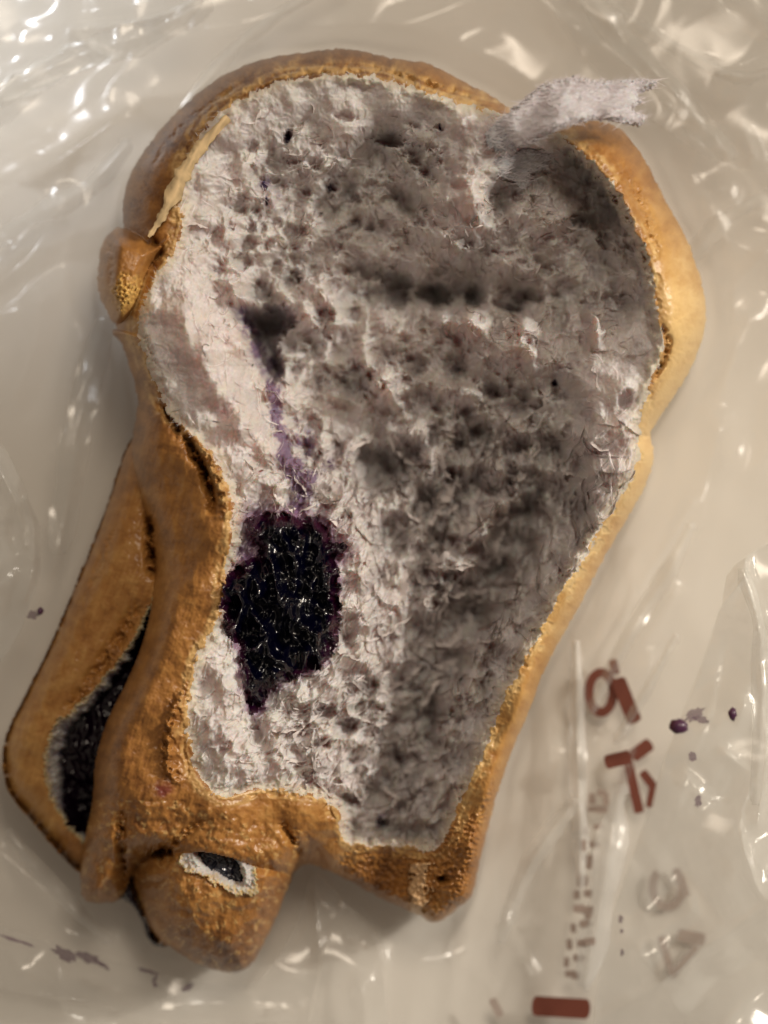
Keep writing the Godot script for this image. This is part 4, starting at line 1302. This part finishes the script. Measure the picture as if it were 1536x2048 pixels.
func build_bag() -> void:
	var bag := Node3D.new()
	bag.name = numbered("plastic_bag")
	tag(bag, "crumpled clear plastic bag with brown lettering spread under the torn bread", "plastic bag")
	add_child(bag, true)
	film("back_sheet", [-260, -260, 400, -260, 1100, -260, 1800, -260, 1800, 600, 1800, 1500, 1800, 2310, 1100, 2310, 400, 2310, -260, 2310, -260, 1500, -260, 600],
		[100, 100, 4, 800, 0, 3, 1450, 300, 5, 60, 700, 5, 60, 1300, 5, 1480, 800, 4, 1300, 1400, 1.2, 1200, 1600, 1.2, 1100, 1350, 1.2, 1180, 1800, 1.2, 1100, 1900, 2, 700, 2000, 3, 200, 1950, 5], 1.0, 0.05,
		[[[1290, 1010, 1250, 1140, 1180, 1290], 2.4, 60.0, 1], [[1430, 860, 1400, 1000, 1330, 1200, 1290, 1330], 3.0, 48.0, 1], [[1500, 640, 1450, 760, 1440, 900], 2.2, 60.0, 1], [[1120, 1500, 1090, 1650, 1010, 1850, 980, 2060], 2.4, 55.0, 1], [[860, 1880, 830, 1960, 820, 2060], 2.2, 50.0, 1], [[1290, 1330, 1240, 1480, 1225, 1560], 2.0, 40.0, 1], [[-40, 640, 60, 620, 180, 560], 2.0, 50.0, 1], [[160, 1100, 180, 900, 230, 700], 2.0, 45.0, 1], [[30, 800, 70, 700, 90, 600], 2.0, 40.0, 1], [[1040, -40, 1120, 40, 1250, 130, 1400, 300], 2.2, 45.0, 1], [[1380, 420, 1440, 480, 1560, 520], 2.0, 45.0, 1], [[800, 60, 900, 20, 1040, -40], 1.5, 50.0, 1], [[420, 60, 560, 30, 700, -40], 1.5, 40.0, 1], [[20, 1640, 80, 1740, 200, 1830, 300, 1900], 2.0, 40.0, 1], [[130, 400, 60, 520, -40, 600], 1.8, 40.0, 1], [[1150, 1270, 1153, 1450, 1158, 1600, 1160, 1750, 1150, 1880], 3.5, 9.0], [[1235, 1500, 1222, 1600, 1205, 1700, 1180, 1850, 1160, 1960], 5.0, 16.0], [[1240, 1230, 1310, 1120, 1380, 1000], 3.0, 14.0], [[1280, 1290, 1350, 1180], 2.5, 9.0],
			[[-50, 420, 100, 340, 230, 250], 3.0, 22.0], [[60, 360, 110, 450], 2.0, 8.0], [[120, 900, 150, 750, 200, 620], 3.0, 18.0], [[100, 1250, 130, 1050, 160, 900], 3.0, 16.0], [[1300, 500, 1370, 420, 1440, 380], 2.5, 16.0], [[1420, 640, 1480, 560, 1560, 470], 2.0, 14.0],
			[[1060, 1950, 1000, 1800, 1010, 1650], 2.0, 20.0], [[620, 1740, 700, 1810, 755, 1880, 765, 2000], 3.0, 7.0], [[0, 1700, 100, 1780, 200, 1850], 2.5, 12.0], [[100, 1830, 200, 1780, 300, 1900], 2.0, 12.0]], mats.film, bag, 6.0, 0.0)
	film("side_sheet", [1468, 1130, 1440, 1205, 1400, 1330, 1352, 1450, 1312, 1560, 1272, 1680, 1232, 1800, 1202, 1920, 1182, 2060, 1170, 2300, 1500, 2320, 1800, 2300, 1800, 1700, 1800, 1100, 1600, 1070], [1400, 1330, 11, 1250, 1750, 9, 1190, 2050, 9, 1536, 1200, 26, 1536, 1700, 24, 1450, 1500, 15, 1400, 1900, 15, 1536, 2050, 24], 2.0, 0.3,
		[[[1440, 1130, 1490, 1200, 1540, 1270], 1.6, 38.0, 1], [[1470, 1390, 1510, 1450, 1570, 1530], 1.7, 40.0, 1], [[1370, 1550, 1430, 1630, 1490, 1720], 1.3, 30.0, 1], [[1290, 1690, 1340, 1760, 1410, 1850], 1.3, 32.0, 1], [[1430, 1750, 1480, 1820, 1540, 1890], 1.6, 38.0, 1], [[1240, 1850, 1290, 1920, 1350, 2010], 1.3, 30.0, 1], [[1440, 1210, 1420, 1400, 1350, 1600, 1290, 1800, 1260, 2000], 2.0, 60.0, 1], [[1500, 1300, 1470, 1440, 1420, 1560], 3.0, 50.0, 1], [[1530, 1500, 1490, 1640, 1450, 1800, 1440, 1900], 3.0, 55.0, 1], [[1330, 2000, 1400, 1900, 1540, 1820], 3.5, 60.0, 1], [[1480, 1140, 1500, 1220, 1515, 1330, 1518, 1480, 1505, 1640], 4.0, 9.0], [[1500, 1050, 1480, 1150, 1440, 1205], 3.0, 7.0], [[1490, 1560, 1470, 1640, 1500, 1760, 1540, 1800], 3.5, 9.0], [[1180, 2040, 1300, 1960, 1420, 1860, 1540, 1790], 3.5, 9.0], [[1440, 1500, 1490, 1540], 2.5, 7.0]], mats.film_front, bag, 4.0, 1.0)
	film("side_sheet", [1020, -200, 1080, -40, 1140, 80, 1230, 185, 1330, 262, 1440, 330, 1540, 350, 1640, 420, 1800, 440, 1800, -240], [1100, 0, 5, 1300, 220, 6, 1536, 330, 10, 1450, 100, 12, 1536, 0, 16], 1.5, 0.1,
		[[[1150, 0, 1250, 60, 1350, 120, 1450, 160, 1560, 130], 3.0, 8.0], [[1290, 60, 1370, 110, 1460, 155], 2.0, 6.0], [[1536, 140, 1490, 190, 1480, 250, 1500, 320], 4.0, 10.0], [[1420, 20, 1440, 40, 1460, 50], 4.0, 8.0]], mats.film, bag, 4.0, 2.0)
	film("side_sheet", [-240, 830, -20, 875, 35, 940, 72, 1020, 86, 1060, 80, 1150, 62, 1205, 25, 1290, -60, 1380, -240, 1450], [60, 1050, 12, 0, 1000, 20, 0, 1250, 14, -100, 1100, 26], 2.5, 1.8, [[[60, 1000, 75, 1060, 70, 1140, 50, 1200], 3.0, 8.0], [[0, 930, 40, 1010, 60, 1090], 3.0, 8.0]], mats.film_front, bag, 4.0, 3.0)
	# the upper left sheet leans towards the lamp on that side
	var corner := []
	for a in 9:
		for b in 8:
			var u := -260.0 + a * 90.0
			var v := -260.0 + b * 90.0
			corner.append_array([u, v, 10.0 + 0.0126 * (u - 150.0) + 0.0144 * (v - 130.0)])
	film("side_sheet", [-240, 330, -30, 270, 30, 240, 70, 205, 150, 150, 232, 132, 300, 95, 405, 22, 430, -120, 200, -240, -240, -240], corner, 1.1, 0.1,
		[[[-40, 250, 40, 175, 90, 140, 145, 105, 155, 75, 240, 62, 340, 40, 420, 0], 5.0, 13.0], [[150, 75, 190, 105, 230, 130], 4.0, 7.0], [[-20, 240, 10, 200, 40, 165], 5.0, 9.0], [[20, 215, 90, 190, 170, 165, 228, 134], 4.0, 8.0]], mats.film_front, bag, 4.0, 4.0)
	film("side_sheet", [-240, 1770, -20, 1840, 60, 1866, 200, 1914, 350, 1950, 470, 1970, 540, 1935, 600, 1830, 620, 1745, 634, 1830, 640, 1930, 618, 2035, 600, 2300, -240, 2300], [0, 1880, 9, 300, 1990, 6, 600, 1800, 4, 600, 2000, 5, 100, 2048, 14], 2.0, 0.2,
		[[[0, 1960, 120, 1985, 220, 2010, 350, 2035, 620, 2030], 3.0, 10.0], [[634, 1800, 640, 1930, 618, 2040], 3.0, 6.0], [[120, 1900, 125, 1990], 2.0, 6.0]], mats.film, bag, 4.0, 5.0)
	film("side_sheet", [624, 1742, 700, 1812, 752, 1868, 768, 1950, 775, 2300, 560, 2300, 620, 2040, 642, 1930, 634, 1830], [700, 1850, 5, 640, 1950, 6, 740, 2000, 7], 2.0, 0.1, [[[700, 1980, 725, 1960, 730, 2040], 4.0, 8.0]], mats.film, bag, 4.0, 6.0)
	# narrow doubled folds; crease highlights and sheen are put into their white tint
	for f in [[[1150, 1285, 1154, 1450, 1158, 1620, 1160, 1770], 15.0, 2.2, 1], [[1238, 1570, 1218, 1700, 1192, 1850, 1166, 1970], 28.0, 1.8, 1], [[-40, 225, 60, 165, 150, 118, 240, 92, 330, 58, 420, 10], 30.0, 11.5], [[1480, 1140, 1512, 1240, 1520, 1400, 1508, 1600], 17.0, 27.0], [[1150, -60, 1190, 20, 1270, 110, 1360, 210, 1460, 320], 26.0, 6.0], [[1180, -40, 1260, 40, 1370, 110, 1480, 160, 1580, 130], 15.0, 6.0], [[1320, 560, 1390, 500, 1450, 440, 1560, 380], 20.0, 4.0], [[215, 640, 180, 760, 150, 900, 120, 1100], 30.0, 4.5], [[1180, 1420, 1250, 1280, 1330, 1150, 1380, 1050], 16.0, 4.0], [[1230, 1480, 1290, 1380, 1350, 1270], 10.0, 4.5], [[700, -40, 560, 30, 440, 130, 300, 330], 14.0, 5.0], [[-60, 520, 60, 440, 180, 380, 260, 290], 22.0, 4.5], [[1000, 1880, 1060, 1720, 1150, 1600], 18.0, 3.8], [[20, 1660, 110, 1770, 220, 1880], 16.0, 4.5]]:
		var c := smooth_poly(f[0], false, 3)
		var left := []
		var right := []
		for k in c.size():
			var along := (c[mini(k + 1, c.size() - 1)] - c[maxi(k - 1, 0)]).normalized()
			var wide: float = f[1] * (0.55 + 0.45 * sin(PI * k / (c.size() - 1.0))) * (1.0 + 0.5 * noises.mid.get_noise_2d(c[k].x, c[k].y))
			left.append_array([c[k].x - along.y * wide, c[k].y + along.x * wide])
			right = [c[k].x + along.y * wide, c[k].y - along.x * wide] + right
		var m := c[c.size() / 2]
		film("fold", left + right, [m.x, m.y, f[2] + 1.5, c[0].x, c[0].y, f[2]], 1.6, 0.1, [[f[0], 1.6, f[1]]], mats.film_white if f.size() > 3 else mats.film_fold, bag, 4.0, 7.0 + m.x * 0.01)
	lettering(bag)
	stains(bag)


func stroke(called: String, a: Vector2, b: Vector2, wide: float, h: float, mat: Material, parent: Node) -> void:
	# a flat printed bar with softened ends
	var along := (b - a).normalized()
	var side := Vector2(-along.y, along.x) * wide * 0.5
	if h < 0.0: h = film_height("back_sheet0.0", (a.x + b.x) * 0.5, (a.y + b.y) * 0.5) - h
	var ring := []
	for q in 9:
		var t := PI * q / 8.0
		ring.append(b + side * cos(t) + along * wide * 0.22 * sin(t))
	for q in 9:
		var t := PI * q / 8.0
		ring.append(a - side * cos(t) - along * wide * 0.22 * sin(t))
	flat_shape(called, ring, h, mat, parent)


func flat_shape(called: String, ring: Array, h: float, mat: Material, parent: Node) -> MeshInstance3D:
	var pv := PackedVector3Array()
	var pn := PackedVector3Array()
	var ix := PackedInt32Array()
	var c := Vector2.ZERO
	for p in ring: c += p / ring.size()
	pv.append(at(c.x, c.y, h, h))
	for p in ring: pv.append(at(p.x, p.y, h, h))
	for p in pv: pn.append(Vector3.UP)
	for k in ring.size(): ix.append_array([0, 1 + k, 1 + (k + 1) % ring.size()])
	return place(called, mesh_of(pv, pn, PackedColorArray(), ix), mat, parent)


func hoop(called: String, c: Vector2, ru: float, rv: float, wide: float, h: float, from: float, to: float, mat: Material, parent: Node) -> void:
	if h < 0.0: h = film_height("back_sheet0.0", c.x, c.y) - h
	var pv := PackedVector3Array()
	var pn := PackedVector3Array()
	var ix := PackedInt32Array()
	var n := 36
	for k in n + 1:
		var t := lerpf(from, to, float(k) / n)
		var e := Vector2(cos(t), sin(t))
		var p := c + Vector2(e.x * ru, e.y * rv)
		var q := c + Vector2(e.x * (ru - wide), e.y * (rv - wide))
		pv.append_array([at(p.x, p.y, h, h), at(q.x, q.y, h, h)])
		pn.append_array([Vector3.UP, Vector3.UP])
	for k in n: ix.append_array([k * 2, k * 2 + 1, k * 2 + 2, k * 2 + 1, k * 2 + 3, k * 2 + 2])
	place(called, mesh_of(pv, pn, PackedColorArray(), ix), mat, parent)


func lettering(bag: Node3D) -> void:
	var h := -0.5
	var one := Node3D.new()
	one.name = "printed_letter"
	bag.add_child(one, true)
	tag(one, "brown printed letter with a round ring and slanted stroke")
	hoop("ring", Vector2(1202, 1385), 34, 49, 19, h, 0.0, TAU, mats.print, one)
	stroke("stroke", Vector2(1226, 1322), Vector2(1231, 1346), 17, h, mats.print, one)
	stroke("stroke", Vector2(1237, 1362), Vector2(1268, 1440), 30, h - 0.1, mats.print, one)
	var two := Node3D.new()
	two.name = "printed_letter"
	bag.add_child(two, true)
	tag(two, "brown printed letter of a crossbar, long stem and short branches")
	stroke("stroke", Vector2(1215, 1524), Vector2(1256, 1514), 28, h, mats.print, two)
	stroke("stroke", Vector2(1268, 1511), Vector2(1298, 1489), 27, h, mats.print, two)
	stroke("stroke", Vector2(1254, 1516), Vector2(1278, 1622), 20, h - 0.1, mats.print, two)
	stroke("stroke", Vector2(1286, 1546), Vector2(1306, 1572), 18, h, mats.print, two)
	stroke("stroke", Vector2(1306, 1570), Vector2(1298, 1612), 14, h - 0.1, mats.print, two)
	var three := Node3D.new()
	three.name = "printed_letter"
	bag.add_child(three, true)
	tag(three, "dark brown printed bar at the bottom edge")
	stroke("stroke", Vector2(1072, 2012), Vector2(1172, 2018), 40, 4.5, mats.print, three)
	stroke("stroke", Vector2(985, 2000), Vector2(1000, 2030), 16, 4.5, mats.print_pale, three)
	# paler print seen through a second layer
	var five := Node3D.new()
	five.name = "printed_letter"
	bag.add_child(five, true)
	tag(five, "faded grey brown ring of print under the right sheet")
	hoop("ring", Vector2(1335, 1775), 38, 48, 17, 0.6, -0.6, 4.0, mats.print_pale, five)
	stroke("stroke", Vector2(1352, 1740), Vector2(1372, 1790), 17, 0.65, mats.print_pale, five)
	var six := Node3D.new()
	six.name = "printed_letter"
	bag.add_child(six, true)
	tag(six, "faded angular print near the lower right corner")
	stroke("stroke", Vector2(1360, 1870), Vector2(1405, 1880), 26, 0.6, mats.print_pale, six)
	stroke("stroke", Vector2(1322, 1875), Vector2(1345, 1950), 14, 0.6, mats.print_pale, six)
	stroke("stroke", Vector2(1345, 1950), Vector2(1392, 1895), 14, 0.65, mats.print_pale, six)
	# rows of small print down the bright strip
	var rng := RandomNumberGenerator.new()
	rng.seed = 41
	for k in 12:
		var v := 1586.0 + k * 33.0
		var u := 1196.0 - k * 4.6
		for q in rng.randi_range(2, 3):
			var a := Vector2(u - 14.0 + q * 14.0 + rng.randf_range(-3.0, 3.0), v + rng.randf_range(-4.0, 4.0))
			var b := a + (Vector2(rng.randf_range(12.0, 22.0), rng.randf_range(-2.0, 2.0)) if rng.randf() < 0.5 else Vector2(rng.randf_range(-2.0, 2.0), rng.randf_range(12.0, 22.0)))
			stroke("small_print", a, b, rng.randf_range(10.0, 16.0), -0.3 - 0.02 * q - 0.01 * k, mats.print_pale, bag)


func stains(bag: Node3D) -> void:
	var rng := RandomNumberGenerator.new()
	rng.seed = 5
	# [u, v, long, wide, turn, sheet]
	for s in [[128, 1908, 26, 11, 0.5, "side_sheet5.0"], [175, 1916, 34, 9, 0.35, "side_sheet5.0"], [205, 1930, 20, 4, 0.6, "side_sheet5.0"], [295, 1942, 20, 4, 0.3, "side_sheet5.0"], [310, 1958, 8, 4, 2.0, "side_sheet5.0"], [310, 1970, 6, 5, 0.0, "side_sheet5.0"], [375, 1975, 14, 6, -0.6, "side_sheet5.0"], [488, 1928, 26, 4, -0.75, "side_sheet5.0"], [30, 1880, 40, 4, 0.3, "side_sheet5.0"],
			[1388, 1428, 22, 12, -0.5, "side_sheet1.0"], [1402, 1440, 16, 8, 0.4, "side_sheet1.0"], [1385, 1512, 10, 9, 0.3, "side_sheet1.0"], [1396, 1604, 8, 12, 0.2, "side_sheet1.0"], [1242, 1838, 5, 9, 0.2, "side_sheet1.0"], [1243, 1862, 4, 5, 0.0, "side_sheet1.0"], [1244, 1905, 4, 8, 0.1, "side_sheet1.0"], [66, 1230, 12, 9, 0.0, "side_sheet3.0"]]:
		var ring := []
		for q in 22:
			var t := TAU * q / 22.0
			var r := 1.0 + rng.randf_range(-0.4, 0.28)
			ring.append(Vector2(s[0], s[1]) + Vector2(cos(t) * s[2] * r, sin(t) * s[3] * r).rotated(s[4]))
		var pale: bool = s[1] < 1560 and s[0] > 1300
		flat_shape("jam_stain", ring, film_height(s[5], s[0], s[1]) + 0.9, mats.stain, bag)
	# thick drops of jam on the bag
	for s in [[1357, 1452, 19, 15, 2.4, 11.0, "dark jam drop at the sheet's edge beside the brown letters", "side_sheet1.0"], [1465, 1428, 9, 13, 1.0, 7.0, "small purple jam drop apart from the others, towards the bag's right crease", "side_sheet1.0"], [81, 1222, 6, 8, 1.0, 6.0, "tiny jam drop on the bag by the bread's left lobe", "side_sheet3.0"]]:
		var pv := PackedVector3Array()
		var pn := PackedVector3Array()
		var ix := PackedInt32Array()
		var base := film_height(s[7], s[0], s[1]) + 0.6
		for a in 7:
			for q in 25:
				var t := TAU * q / 24.0
				var e := PI * 0.5 * a / 6.0
				var r: float = 1.0 + 0.25 * noises.small.get_noise_2d(cos(t) * 14.0 + s[0], sin(t) * 14.0)
				var p := Vector2(s[0] + cos(t) * s[2] * r * cos(e), s[1] + sin(t) * s[3] * r * cos(e))
				pv.append(at(p.x, p.y, base + s[4] * sin(e), base))
				pn.append(Vector3(cos(t) * cos(e), sin(e) + 0.1, sin(t) * cos(e)).normalized())
		for a in 6:
			for q in 24:
				var b := a * 25 + q
				ix.append_array([b, b + 1, b + 25, b + 1, b + 26, b + 25])
		var o := place("jam_drop", mesh_of(pv, pn, PackedColorArray(), ix), mats.smear)
		tag(o, s[6], "jam drop", "jam drops on the bag")
